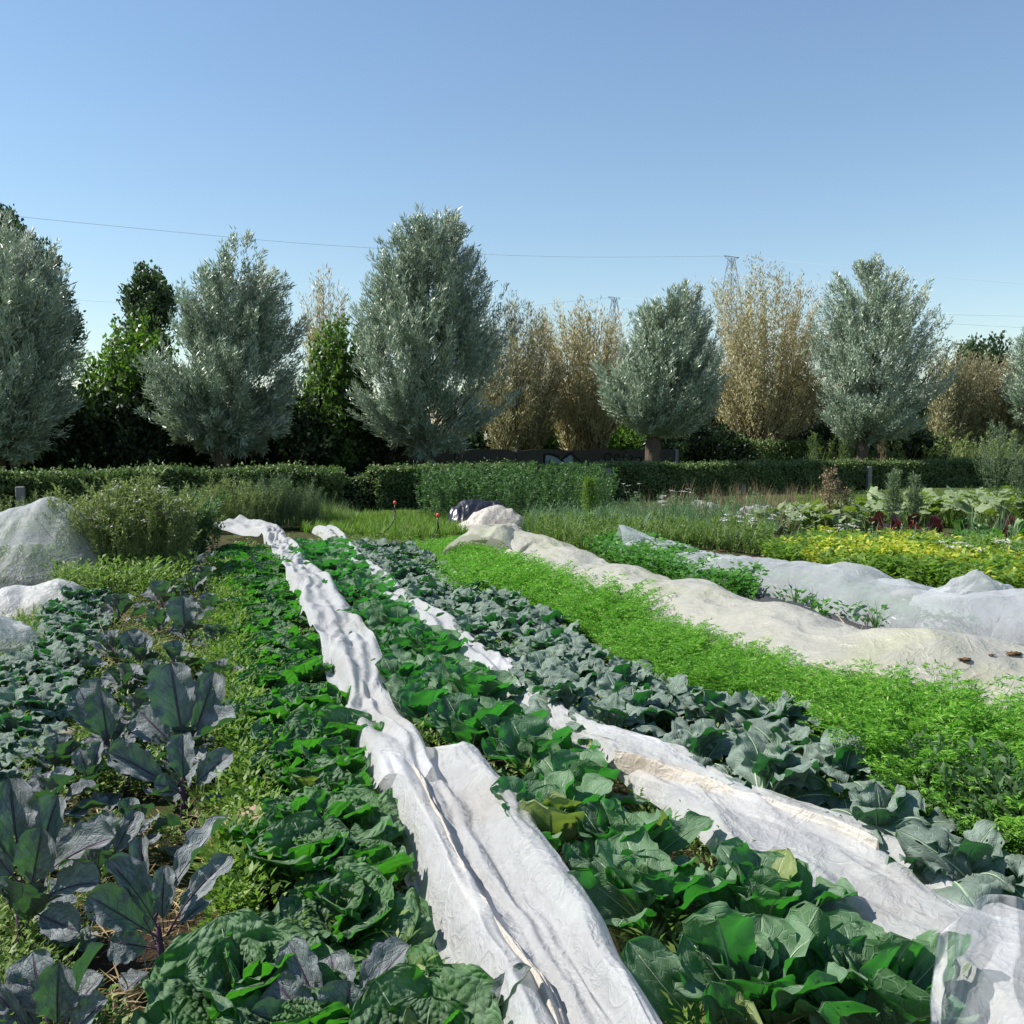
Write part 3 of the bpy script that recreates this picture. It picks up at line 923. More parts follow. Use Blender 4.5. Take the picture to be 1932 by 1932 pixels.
pylon(1380, 484, 260, 'larger lattice pylon rising behind the golden willow', 5.0)
pylon(1159, 561, 330, 'smaller lattice pylon above the feathery golden-brown willow', 5.0)
for pts, lab in ((((1380, 483, 260), (1100, 486, 235), (905, 480, 218), (690, 467, 200), (530, 457, 188), (45, 410, 165), (-60, 398, 160)), 'thin high power line running left from the larger pylon'),
                 (((1380, 483, 260), (1560, 500, 240), (1760, 521, 222), (1960, 538, 208)), 'thin power line sloping right from the larger pylon'),
                 (((1159, 561, 330), (1040, 572, 310), (985, 580, 300), (800, 596, 280)), 'thin power line running left from the smaller pylon'),
                 (((1159, 561, 330), (1215, 566, 315), (1320, 580, 300)), 'thin power line running right from the smaller pylon'),
                 (((1240, 597, 320), (1165, 603, 330), (1020, 606, 330)), 'low power line passing below the smaller pylon'),
                 (((60, 560, 300), (170, 568, 300), (300, 574, 300)), 'low power line between the two leftmost willows'),
                 (((1700, 590, 300), (1800, 594, 300), (1960, 597, 300)), 'upper low power line right of the many-topped willow'),
                 (((1700, 606, 300), (1800, 611, 300), (1960, 620, 300)), 'lower low power line right of the many-topped willow')):
    P = np.array([at(*p) for p in pts])
    t = np.linspace(0, len(P) - 1, 12 * len(P))
    Pi = np.stack([np.interp(t, np.arange(len(P)), P[:, k]) for k in range(3)], -1)
    for _ in range(40):
        Pi[1:-1] = (Pi[:-2] + Pi[1:-1] * 2 + Pi[2:]) / 4
    tag(MB().tube(Pi, .038, 4).obj('power_line', M['cable']), lab, 'power line', 'power lines in the sky')


# ------------------------------------------------------------------ nets and fleece
def ribbon(rows, z0=.05, nu=240, nv=64):
    """rows: (left px point, right px point) pairs -> world edge lines, resampled"""
    A = np.array([gnd(*r[0], z0) for r in rows])
    B = np.array([gnd(*r[1], z0) for r in rows])
    Mid = (A + B) / 2
    s = np.concatenate([[0], np.cumsum(np.linalg.norm(np.diff(Mid, axis=0), axis=1))])
    su = np.linspace(0, s[-1], nu)

    def sm(X):
        Y = np.stack([np.interp(su, s, X[:, k]) for k in range(3)], -1)
        for _ in range(12):
            Y[1:-1] = (Y[:-2] + Y[1:-1] * 2 + Y[2:]) / 4
        return Y
    A, B = sm(A), sm(B)
    v = np.linspace(0, 1, nv)
    G = A[:, None] * (1 - v)[None, :, None] + B[:, None] * v[None, :, None]
    wdt = np.linalg.norm(B - A, axis=1)
    return G, su[:, None] * np.ones((1, nv)), v[None] * np.ones((nu, 1)), wdt[:, None]


def ribbon_crest(crest, z, hw, nu=240, nv=64):
    Cn = np.array([gnd(x, y, z)[:2] for x, y in crest])
    s = np.concatenate([[0], np.cumsum(np.linalg.norm(np.diff(Cn, axis=0), axis=1))])
    su = np.linspace(0, s[-1], nu)
    Cu = np.stack([np.interp(su, s, Cn[:, k]) for k in range(2)], -1)
    for _ in range(30):
        Cu[1:-1] = (Cu[:-2] + Cu[1:-1] * 2 + Cu[2:]) / 4
    T = np.gradient(Cu, axis=0)
    T /= np.linalg.norm(T, axis=1)[:, None]
    Nn = np.column_stack([-T[:, 1], T[:, 0]])
    v = np.linspace(0, 1, nv)
    G = np.zeros((nu, nv, 3))
    G[..., :2] = Cu[:, None] + Nn[:, None] * ((v - .5) * 2 * hw)[None, :, None]
    G[..., 2] = .02
    return G, su[:, None] * np.ones((1, nv)), v[None] * np.ones((nu, 1)), np.full((nu, 1), 2 * hw)


NETPOLY = []


def keep_clear(G, e=0.0):
    d = side_of(G)[:, :2] * e
    NETPOLY.append(np.concatenate([G[:, 0, :2] - d, (G[:, -1, :2] + d)[::-1]]))


def in_net(x, y):
    x, y = np.atleast_1d(x), np.atleast_1d(y)
    k = np.zeros(len(x), bool)
    for p in NETPOLY:
        k |= inpoly(x, y, p)
    return k


def side_of(G):
    d = G[:, -1] - G[:, 0]
    return d / (np.linalg.norm(d, axis=1)[:, None] + 1e-9)


def soft_edges(V, k=14, w=10):
    for _ in range(k):
        for sl in (slice(0, w), slice(-w, None)):
            V[1:-1, sl] = (V[:-2, sl] + V[1:-1, sl] * 2 + V[2:, sl]) / 4
    return V


def net_obj(name, V, mat, label=None, parent=None, cat='net', group='white nets and fleeces lying between the rows', uvs=None):
    if label and 'sheer' not in name and V.shape[0] > 150:
        soft_edges(V)
    o = MB().grid(V).obj(name, M[mat], parent)
    if label:
        tag(o, label, cat, group)
    return o


def fold_heights(v, knots):
    return np.interp(v, [k[0] for k in knots], [k[1] for k in knots])


def smooth_v(Z, k=3):
    for _ in range(k):
        Z[:, 1:-1] = (Z[:, :-2] + 2 * Z[:, 1:-1] + Z[:, 2:]) / 4
    return Z


# net 1, the near pulled-together strip
G, s, v, w = ribbon([((730, 1440), (850, 1425)), ((712, 1490), (920, 1470)), ((740, 1600), (975, 1570)), ((790, 1720), (1050, 1700)), ((845, 1850), (1130, 1810)), ((890, 1960), (1215, 1940)), ((930, 2080), (1290, 2060)), ((1040, 2420), (1500, 2400))], .08, 360, 110)
keep_clear(G, .03)
vw = v + fbm(s * 1.3, v * .9, 3, 4) * .17
Z = fold_heights(vw, [(0, .0), (.05, .16), (.12, .27), (.2, .23), (.28, .18), (.36, .16), (.42, .19), (.5, .16), (.58, .19), (.66, .26), (.78, .30), (.9, .24), (.97, .10), (1, .0)])
Z = smooth_v(Z * .82 * np.clip(.25 + s / .7, 0, 1) * (.85 + .3 * fbm(s * 1.3, v * 0, 2, 8)), 3) + ridged(s * 1.4 + v * 1.5, vw * 6, 2, 6) * .030 + ridged(s * 4 + v * 3, v * 9 + s, 2, 16) * .008 
V = G.copy()
V[..., 2] += Z
V += (fbm(s * 2, v * 3, 2, 12) * .05)[..., None] * side_of(G)[:, None]
near_net = net_obj('insect_net', V, 'net', 'white insect net bunched in long folds at the front between savoy and cauliflower')
# soiled fold showing in its valley
G, s, v, w = ribbon([((735, 1425), (790, 1420)), ((765, 1470), (805, 1462)), ((815, 1560), (845, 1555)), ((865, 1680), (905, 1675)), ((945, 1800), (985, 1795)), ((990, 1900), (1085, 1890)), ((1000, 2060), (1150, 2040))], .215, 160, 26)
V = G.copy()
V[..., 2] += np.sin(v * math.pi) * .05 + ridged(s * 4, v * 3, 3, 3) * .03 - .02
_tp = (np.sin(np.linspace(0.02, math.pi - .02, V.shape[0])) ** .5 * (.75 + .5 * vnoise(np.linspace(0, 9, V.shape[0]), np.zeros(V.shape[0]), 3)))[:, None, None]
V = V.mean(1, keepdims=True) + (V - V.mean(1, keepdims=True)) * np.concatenate([_tp, _tp, np.ones_like(_tp)], 2)
net_obj('soiled_fold', V, 'fleece_dirty', parent=near_net)
# net 1, the far strip
G, s, v, w = ribbon([((400, 998), (470, 990)), ((492, 1018), (528, 1002)), ((515, 1055), (562, 1036)), ((532, 1090), (595, 1080)), ((556, 1135), (635, 1120)), ((585, 1195), (678, 1185)), ((612, 1250), (718, 1245)), ((628, 1315), (735, 1300)), ((642, 1375), (740, 1380)), ((690, 1435), (800, 1430)), ((715, 1510), (850, 1500))], .15, 340, 60)
keep_clear(G, .05)
vw = v + fbm(s * 1.1 + v * .8, v, 3, 14) * .42
Z = fold_heights(vw, [(0, 0), (.06, .14), (.2, .22), (.4, .15), (.5, .2), (.62, .13), (.8, .21), (.94, .13), (1, 0)])
Z = smooth_v(Z * .9 * (.8 + .5 * fbm(s * .9, v, 3, 3)), 10) + ridged(s * 2.2 + v * 2.5, v * 2 - s * .5, 2, 7) * .035 - .01 + fbm(s * 2.0 + v * 2, v * 3 - s, 2, 77) * .05
V = G.copy()
V[..., 2] += np.maximum(Z, -.02)
V += (fbm(s * 1.2, v * 1.0, 2, 22) * .07)[..., None] * side_of(G)[:, None]
net_obj('insect_net', V, 'net', 'long crumpled white insect net winding between savoy and cauliflower to the far weeds')
# net 2
G, s, v, w = ribbon([((590, 1005), (640, 1003)), ((628, 1030), (660, 1025)), ((650, 1075), (700, 1070)), ((690, 1110), (745, 1105)), ((725, 1160), (800, 1150)), ((800, 1205), (870, 1195)), ((860, 1255), (925, 1245)), ((910, 1305), (985, 1290))], .12, 260, 46)
keep_clear(G, -.20)
Z = fold_heights(v + fbm(s * 1.5, v, 2, 5) * .15, [(0, 0), (.1, .13), (.3, .2), (.5, .13), (.75, .2), (.92, .1), (1, 0)])
Z = smooth_v(Z * .8, 6) + ridged(s * 2.4 + v * 2, v * 2, 2, 9) * .035 - .02
V = G.copy()
V[..., 2] += Z
V += (fbm(s * 1.4, v * 1, 2, 32) * .06)[..., None] * side_of(G)[:, None]
net_obj('insect_net', V, 'net', 'thin crumpled white net half hidden between cauliflower and broccoli at the far end')
G, s, v, w = ribbon([((900, 1290), (985, 1270)), ((960, 1345), (1055, 1320)), ((1030, 1400), (1120, 1395)), ((1110, 1440), (1180, 1425)), ((1160, 1490), (1330, 1460)), ((1260, 1560), (1450, 1530)), ((1330, 1640), (1560, 1560)), ((1430, 1720), (1760, 1620)), ((1590, 1800), (1900, 1720)), ((1730, 1870), (2040, 1790)), ((1860, 1990), (2240, 1880)), ((2100, 2250), (2700, 2150))], .08, 380, 100)
keep_clear(G, -.14)
vw = v + fbm(s * .8, v * .7, 3, 24) * .12
Z = fold_heights(vw, [(0, 0), (.05, .12), (.15, .22), (.35, .25), (.5, .30), (.62, .28), (.68, .17), (.75, .24), (.85, .20), (.95, .1), (1, 0)])
Z = smooth_v(Z * .62 * (.85 + .6 * fbm(s * 1.1, v, 2, 23)), 2) + ridged(s * 1.6 + v * 2, vw * 5, 3, 26) * .03 + ridged(s * 4 + v * 3, v * 8 + s, 2, 17) * .010 + fbm(s * 9, v * 12, 3, 2) * .008
V = G.copy()
V[..., 2] += Z
V += (fbm(s * 3, v * 3, 3, 42) * .05)[..., None] * side_of(G)[:, None]
mid_net = net_obj('insect_net', V, 'net', 'broad smooth white net between cauliflower and broccoli running to the right edge')
G, s, v, w = ribbon([((1130, 1440), (1190, 1444)), ((1240, 1470), (1330, 1480)), ((1345, 1508), (1430, 1525)), ((1455, 1548), (1530, 1555)), ((1550, 1580), (1630, 1592)), ((1620, 1612), (1690, 1625))], .20, 200, 30)
V = G.copy()
V[..., 2] += np.sin(v * math.pi) * .07 + ridged(s * 3, v * 2.5, 3, 3) * .04 - .02
_tp = (np.sin(np.linspace(0.02, math.pi - .02, V.shape[0])) ** .5 * (.75 + .5 * vnoise(np.linspace(0, 9, V.shape[0]), np.zeros(V.shape[0]), 3)))[:, None, None]
V = V.mean(1, keepdims=True) + (V - V.mean(1, keepdims=True)) * np.concatenate([_tp, _tp, np.ones_like(_tp)], 2)
net_obj('soiled_fold', V, 'fleece_dirty', parent=mid_net)
# sheer hem corner at the bottom right: hangs over leaves
nu, nv = 70, 80
c00, c01 = at(1762, 1800, 2.25), at(1960, 1745, 2.35)
c10, c11 = at(1738, 2010, 2.05), at(2030, 2030, 2.0)
uu, vv = np.meshgrid(np.linspace(0, 1, nu), np.linspace(0, 1, nv), indexing='ij')
V = (c00 * ((1 - uu) * (1 - vv))[..., None] + c01 * ((1 - uu) * vv)[..., None] + c10 * (uu * (1 - vv))[..., None] + c11 * (uu * vv)[..., None])
fold = ridged(uu * 1.6 + vv * 2.2, vv * 3 - uu * 1.2, 2, 61) * .05 + np.sin((vv * 1.2 + uu * .5) * 7) * .015
V += np.array([0, -1, .4]) * fold[..., None]
V[..., 2] += .05 * np.exp(-((uu - .02) / .08) ** 2) + .06 * np.sin(vv * math.pi) * (1 - uu)
sheer = net_obj('sheer_net', V, 'net_sheer', 'sheer white net corner with a stitched hem at the bottom right')
hem = V[:, :8].copy()
hem += np.array([0, -.006, .003])
net_obj('hem', hem, 'net', parent=sheer)
back = V[:2].copy()

# long aged fleece over the carrot bed's neighbour
G, s, v, w = ribbon_crest([(905, 1012), (945, 1003), (1040, 1012), (1100, 1045), (1185, 1075), (1300, 1103), (1400, 1132), (1500, 1165), (1570, 1188), (1640, 1202), (1760, 1212), (1932, 1230), (2150, 1265), (2500, 1330)], .42, .60, 460, 90)
keep_clear(G, -.05)
hh = .43 + .24 * vnoise(s * .62, s * 0 + .5, 4) + .12 * vnoise(s * 1.7, s * 0, 6)
prof = np.clip(np.sin(np.clip(v, 0, 1) * math.pi), 0, 1) ** .55
Z = hh * prof * (1 + .25 * fbm(s * 1.2, v * 2, 3, 9)) + (ridged(s * 1.5 + v * .8, v * 3.2 - s * .4, 3, 19) * .075 - .035) * prof + fbm(s * 5, v * 6, 2, 4) * .010
V = G.copy()
V[..., 2] += Z
V += (fbm(s * 1.7, v * 2, 3, 52) * .10)[..., None] * side_of(G)[:, None]
fleece = net_obj('fleece_cover', V, 'fleece', 'long yellowed fleece draped in humps over the bed beside the carrots', cat='fleece', group='white nets and fleeces lying between the rows')
FV = V


def on_fleece(x, y):
    """point of the fleece nearest to a picture point"""
    r = ray(x, y)
    d = FV.reshape(-1, 3) - np.array([0, 0, H])
    k = np.linalg.norm(np.cross(d, r / np.linalg.norm(r)), axis=1)
    return FV.reshape(-1, 3)[k.argmin()]


for q, (pts, lab) in enumerate(((((1148, 1178), (1162, 1160), (1170, 1150)), 'thin dry twig lying across the fleece'), (((1640, 1238), (1652, 1225)), 'short brown stalk on the fleece near the black membrane'))):
    P = np.array([on_fleece(*p) + np.array([0, 0, .02]) for p in pts])
    tag(MB().tube(P, .008, 5).obj('dry_twig', M['debris']), lab, 'twig')
for k, (x, y, r, lab) in enumerate(((1820, 1246, .03, 'larger clod of dry earth on the right end of the fleece'), (1872, 1240, .016, 'small earth crumb in the middle of the fleece debris'), (1845, 1244, .018, 'flat earth crumb beside the larger clod on the fleece'), (1912, 1236, .04, 'flat dry clod on the fleece at the photo edge'))):
    p = on_fleece(x, y)
    tag(MB().blob(p + np.array([0, 0, .01]), (r, r * .6, r * .25), k, .75, freq=4).obj('earth_clod', M['debris']), lab, 'clod', 'dry clods lying on the fleece')

# net 3 right, over lettuces
G, s, v, w = ribbon_crest([(1168, 1003), (1225, 1003), (1300, 1022), (1400, 1044), (1500, 1056), (1600, 1074), (1700, 1098), (1800, 1118), (1932, 1128), (2150, 1160), (2400, 1210)], .38, .62, 360, 80)
hh = .34 + .26 * vnoise(s * .62, s * 0, 14) + .12 * vnoise(s * 1.8, s * 0, 16)
prof = np.clip(np.sin(v * math.pi), 0, 1) ** .5
Z = hh * prof * (1 + .4 * fbm(s * 1.1, v * 2.2, 3, 29)) + (ridged(s * 1.6, v * 3 + s * .4, 3, 39) * .07 - .03) * prof
V = G.copy()
V[..., 2] += Z
V += (fbm(s * 1.5, v * 2, 3, 62) * .10)[..., None] * side_of(G)[:, None]
net3 = net_obj('insect_net', V, 'net_grey', 'translucent white net draped over green crops beyond the black membrane')
N3 = V


def mound(name, px, base_d, rx, ry, h, mat, label, seed, peaks=(), cat='net', n=(60, 120), rad_folds=9, crease=.08, group=None, power=.7, parent=None, lift=0.0):
    c = at(px, 838, base_d)
    c[2] = 0
    r, th = np.meshgrid(np.linspace(0.01, 1, n[0]), np.linspace(0, 2 * math.pi, n[1], endpoint=False), indexing='ij')
    rr = r * (1 + .22 * fbm(np.cos(th) * 1.5 + 4, np.sin(th) * 1.5 + 4, 3, seed))
    x, y = rr * rx * np.cos(th), rr * ry * np.sin(th)
    z = h * np.clip(1 - r ** 2, 0, 1) ** power
    for ax, ay, aw, ah in peaks:
        z = z + ah * np.exp(-((x - ax) ** 2 + (y - ay) ** 2) / aw ** 2)
    wx_ = fbm(x * 1.1 + 3, y * 1.1, 2, seed + 7) * 1.6
    f = ridged(x * 2.2 + wx_ + 9, y * .9 + x * .6 + wx_ + 9, 3, seed + 3) - .3 + .5 * (ridged(np.cos(th) * 1.4 + wx_ + 5, np.sin(th) * 1.4 + r + 5, 2, seed + 5) - .3)
    z = z + crease * f * np.clip(r * 2, 0, 1) * np.clip((1 - r) * 5, 0, 1) + fbm(x * 5, y * 5, 3, seed) * crease * .5
    z = np.maximum(z * np.clip((1.0 - r) * 8 + .02, 0, 1), .004) + lift
    V = np.stack([x, y, z], -1)
    if parent is not None:
        o = MB().grid(V + c, wrap=True).obj(name, M[mat], parent)
        return o
    o = MB().grid(V, wrap=True).obj(name, M[mat])
    o.location = c
    return tag(o, label, cat, group)


NG = 'white nets and fleeces lying between the rows'
mound('net_mound', 1850, 8.6, .62, .55, .36, 'net_grey', 'gathered bundle of sheer net at the end of the black membrane', 71, ((.0, -.1, .25, .16), (-.25, 0, .2, .1)), crease=.16, group=NG)
mound('net_mound', 38, 11.0, 1.15, .95, .58, 'net_sheer', 'tall mound of grey-white net over plants at the left edge', 72, ((.25, .1, .55, .42), (-.45, -.3, .5, .2), (.75, .15, .35, .25)), crease=.10, group=NG)
mound('net_mound', 50, 9.6, .75, .38, .16, 'net', 'low white net heap in front of the tall net mound', 73, ((.3, .1, .25, .2), (-.3, 0, .3, .12)), crease=.1, group=NG)
mound('net_mound', -30, 7.6, .42, .4, .22, 'net', 'lump of white net cut by the left edge beside the small broccoli', 74, ((.0, 0, .3, .12),), crease=.1, group=NG)
mound('plastic_sheet', 905, 19.6, .75, .5, .35, 'black_plastic', 'crumpled black plastic sheet behind the beige fleece pile', 75, ((.5, .2, .22, .3), (-.3, .1, .3, .18), (.1, .2, .3, .15)), cat='plastic sheet', crease=.2)
mound('fleece_pile', 925, 18.7, .75, .42, .38, 'fleece_dirty', 'beige fleece pile heaped against black plastic at the row end', 76, ((.15, .1, .3, .12),), cat='fleece', crease=.12, group=NG)
mound('fleece_pile', 950, 17.2, .42, .4, .25, 'fleece', 'pale crumpled end of the long fleece in front of the beige pile', 77, (), cat='fleece', crease=.14, group=NG)
mound('net_mound', 1330, 22.6, .6, .3, .28, 'net', 'small white net heap in the far grass below the hedge', 78, ((-.2, 0, .2, .12),), crease=.14, group=NG)
mound('net_mound', 1430, 20.4, .75, .35, .26, 'net', 'pleated white net heap at the near end of the squash patch', 79, ((.2, 0, .3, .14), (-.3, 0, .2, .08)), crease=.18, group=NG)

# black membrane with planting holes
A = [gnd(*p, .012) for p in ((1375, 1085), (1760, 1215))]
G, s, v, w = ribbon([((1180, 1062), (1285, 1040)), ((1300, 1100), (1400, 1080)), ((1440, 1150), (1530, 1110)), ((1580, 1195), (1680, 1150)), ((1660, 1225), (1790, 1190)), ((1800, 1262), (1930, 1225))], .02, 140, 40)
V = G.copy()
V[..., 2] += .012 + np.abs(fbm(s * 3, v * 5, 3, 7)) * .05 + np.exp(-((v - .08) / .06) ** 2) * .10
tag(MB().grid(V).obj('weed_membrane', M['membrane']), 'black woven weed membrane pierced by celery plants beside the fleece', 'membrane')
MV = V

# ------------------------------------------------------------------ brassica leaves
def leaf_arrays(kind, seed):
    rng = np.random.default_rng(seed * 31 + 5)
    nu, nv = (34, 21) if kind == 'savoy' else (40, 15) if kind == 'purple' else (26, 15)
    u = np.linspace(0, 1, nu)
    v = np.linspace(-1, 1, nv)
    up, Wd, a, b = {'purple': (.26, .33, .75, .42), 'savoy': (.12, .42, .6, .34), 'cauli': (.18, .30, .75, .42), 'broc': (.30, .30, .6, .5)}[kind]
    sgm = np.clip((u - up) / (1 - up), 0, 1)
    prof = (sgm ** a) * ((1 - sgm) ** b)
    prof = prof / prof.max() * Wd * (.85 + .3 * rng.random())
    if kind == 'broc':
        prof = prof * (1 + .16 * np.sin(u * 34 + rng.random() * 6) * (1 - sgm * .6))
    if kind == 'purple':
        prof = prof * (1 + .035 * np.sin(u * 95) * (sgm > .1))
    if kind in ('cauli', 'purple'):
        prof = prof * (1 + .05 * np.sin(u * 40 + rng.random() * 6))
    wdt = np.maximum(prof, .012)
    if kind == 'broc':           # little lobes on the stalk
        for c_ in (up * .72, up * .9):
            wdt += .06 * np.exp(-((u - c_) / .022) ** 2) * rng.random()
    asym = 1 + .14 * rng.normal()
    th0, th1 = {'purple': (.12, -.55), 'savoy': (.30, -.85), 'cauli': (.20, -.55), 'broc': (.35, -1.35)}[kind]
    th1 = th1 * (.4 + 1.2 * rng.random())
    th = th0 + (th1 - th0) * u ** 1.5
    cy = np.concatenate([[0], np.cumsum(np.cos(th[:-1]))]) / (nu - 1)
    cz = np.concatenate([[0], np.cumsum(np.sin(th[:-1]))]) / (nu - 1)
    tw = rng.normal() * .35 * u ** 2
    UU, VV = np.meshgrid(u, v, indexing='ij')
    X = VV * wdt[:, None] * np.where(VV > 0, asym, 1 / asym)
    cup = {'purple': .35, 'savoy': .15, 'cauli': .30, 'broc': -.25}[kind] * (.4 + 1.2 * rng.random())
    Z = cup * VV ** 2 * wdt[:, None] * np.clip(sgm * 3, 0, 1)[:, None]
    ruf = {'purple': .10, 'savoy': .12, 'cauli': .15, 'broc': .24}[kind]
    fr = {'purple': 4.5, 'savoy': 6, 'cauli': 3.6, 'broc': 4.2}[kind]
    Z += ruf * wdt[:, None] * np.abs(VV) ** 2.2 * np.sin(UU * fr * 6.28 + np.sign(VV) * 1.3 + rng.random() * 6 + 2 * fbm(UU * 3, VV * 2, 2, seed)) * np.clip(sgm * 4, 0, 1)[:, None]
    amp = {'purple': .018, 'savoy': .03, 'cauli': .026, 'broc': .03}[kind]
    blade = np.clip(sgm * 5, 0, 1)[:, None]
    Z += amp * fbm(UU * 7 + seed, VV * 3.5, 3, seed) * 2 * blade * (.3 + np.abs(VV))
    if kind == 'savoy':
        Z += .02 * (ridged(UU * 9, VV * 5, 2, seed + 1) - .3) * blade
    Z += -.03 * np.exp(-(VV / .15) ** 2) * wdt[:, None] * 4 * .3 * blade
    Xr = X * np.cos(tw)[:, None] - Z * np.sin(tw)[:, None]
    Zr = X * np.sin(tw)[:, None] + Z * np.cos(tw)[:, None]
    Yv = cy[:, None] - Zr * np.sin(th)[:, None]
    Zv = cz[:, None] + Zr * np.cos(th)[:, None]
    V = np.stack([Xr, Yv, Zv], -1)
    uv = np.stack([VV * .5 + .5, UU], -1).reshape(-1, 2)
    i, j = np.meshgrid(np.arange(nu - 1), np.arange(nv - 1), indexing='ij')
    Q = np.stack([i * nv + j, i * nv + j + 1, (i + 1) * nv + j + 1, (i + 1) * nv + j], -1).reshape(-1, 4)
    cl = np.stack([np.zeros(nu), cy, cz - .004], -1)
    return V.reshape(-1, 3), Q, uv, cl


STALKM = {'purple': 'purple_stalk', 'savoy': 'pale_stalk', 'cauli': 'pale_stalk', 'broc': 'pale_stalk'}
LEAF = {}
for kind in ('purple', 'savoy', 'cauli', 'broc'):
    LEAF[kind] = []
    for k in range(9):
        V, Q, uv, cl = leaf_arrays(kind, k)
        blade = MB().add(V, Q, 0.0, uv)
        st = MB()
        rad = {'purple': .018, 'savoy': .016, 'cauli': .02, 'broc': .016}[kind]
        st.tube(cl[:int(len(cl) * .9)], np.linspace(rad, .003, int(len(cl) * .9)), 6)
        LEAF[kind].append(dict(V=V, Q=Q, uv=uv, st=st, chord=cl[-1], blade_me=blade.mesh(kind + '_leaf', M[kind]), stalk_me=st.mesh(kind + '_stalk', M[STALKM[kind]])))
yel_me = {k: [MB().add(l['V'], l['Q'], 0.0, l['uv']).mesh('yellow_leaf', M['yellowleaf']) for l in LEAF[k][:3]] for k in ('savoy', 'cauli')}


def leaf_matrix(base, az, el, roll, L, wf):
    """leaf grows from base towards azimuth az, rising by el"""
    Rm = Matrix.Rotation(az - math.pi / 2, 4, 'Z') @ Matrix.Rotation(el, 4, 'X') @ Matrix.Rotation(roll, 4, 'Y')
    return Matrix.Translation(Vector(base)) @ Rm @ Matrix.Diagonal((L * wf, L, L, 1))


def leaf_matrix_to(B, T, N, chord, wf):
    B, T, N = Vector(B), Vector(T), Vector(N)
    L = (T - B).length / Vector(chord).length
    y = (T - B).normalized()
    x = y.cross(N).normalized()
    z = x.cross(y)
    R = Matrix((x, y, z)).transposed()
    c = Vector(chord).normalized()
    x0 = Vector((1, 0, 0))
    y0 = (c - x0 * c.x).normalized()
    z0 = x0.cross(y0)
    R0 = Matrix((x0, y0, z0)).transposed()
    return Matrix.Translation(B) @ (R @ R0.transposed()).to_4x4() @ Matrix.Diagonal((L * wf, L, L, 1))


SPEC = {'purple': dict(n=12, stem=.16, L=(.15, .26), el=(84, 14), wf=(.85, 1.1)),
        'savoy': dict(n=19, stem=.07, L=(.15, .31), el=(86, 20), wf=(.9, 1.15)),
        'cauli': dict(n=18, stem=.07, L=(.18, .37), el=(84, 36), wf=(.9, 1.15)),
        'broc': dict(n=17, stem=.14, L=(.19, .36), el=(78, 14), wf=(.85, 1.1))}


def plan(kind, rng, size=1.0):
    """list of (variant, matrix) for a whole rosette plus the stem height"""
    sp_ = SPEC[kind]
    out = []
    a0 = rng.random() * 6.28
    for i in range(sp_['n']):
        f = i / (sp_['n'] - 1)
        az = a0 + i * 2.39996 + rng.normal() * .25
        el = math.radians(sp_['el'][0] + (sp_['el'][1] - sp_['el'][0]) * f + rng.normal() * 9)
        L = (sp_['L'][0] + (sp_['L'][1] - sp_['L'][0]) * min(1, .25 + f * .95) * (.8 + .4 * rng.random())) * size
        z = sp_['stem'] * size * (1 - .75 * f)
        b = (math.cos(az) * .012, math.sin(az) * .012, z)
        out.append((int(rng.integers(0, 9)), leaf_matrix(b, az, el, rng.normal() * .3, L, sp_['wf'][0] + rng.random() * (sp_['wf'][1] - sp_['wf'][0]))))
    return out, sp_['stem'] * size


def stem_mb(h, r=.012):
    return MB().tube([(0, 0, -.03), (.004, .002, h * .5), (-.002, 0, h), (0, 0, h + .03)], [r * 1.2, r, r * .75, r * .2], 8)


FARV = {}


def far_variant(kind, k):
    if (kind, k) not in FARV:
        rng = np.random.default_rng(1000 + k + len(kind) * 37)
        pl, h = plan(kind, rng)
        m, st = MB(), stem_mb(h)
        for var, mat in pl:
            l = LEAF[kind][var]
            A = np.array(mat)
            m.add(l['V'] @ A[:3, :3].T + A[:3, 3], l['Q'], rng.random(), l['uv'])
            V, Q, T, U = l['st'].arrays()
            st.add(V @ A[:3, :3].T + A[:3, 3], Q)
        FARV[kind, k] = (m.mesh(kind + '_foliage', M[kind]), st.mesh(kind + '_stems', M[STALKM[kind]]))
    return FARV[kind, k]


def link(name, me, parent, mat=None):
    o = bpy.data.objects.new(name, me)
    C.objects.link(o)
    o.parent = parent
    if mat is not None:
        o.matrix_local = mat
    return o


NAMES = {'purple': 'purple_cabbage', 'savoy': 'savoy_cabbage', 'cauli': 'cauliflower_plant', 'broc': 'broccoli_plant'}
CATS = {'purple': 'red cabbage', 'savoy': 'savoy cabbage', 'cauli': 'cauliflower', 'broc': 'broccoli'}


def add_leaf(root, kind, var, mat, old=True):
    l = LEAF[kind][var]
    if old and kind in ('savoy', 'cauli') and random.random() < .03:
        a = link('leaf', yel_me[kind][var % 3], root, mat)
        a['label'] = 'yellowed old leaf'
    else:
        a = link('leaf', l['blade_me'], root, mat)
    link('stalk', l['stalk_me'], a)
    return a


STEM_ME = {}


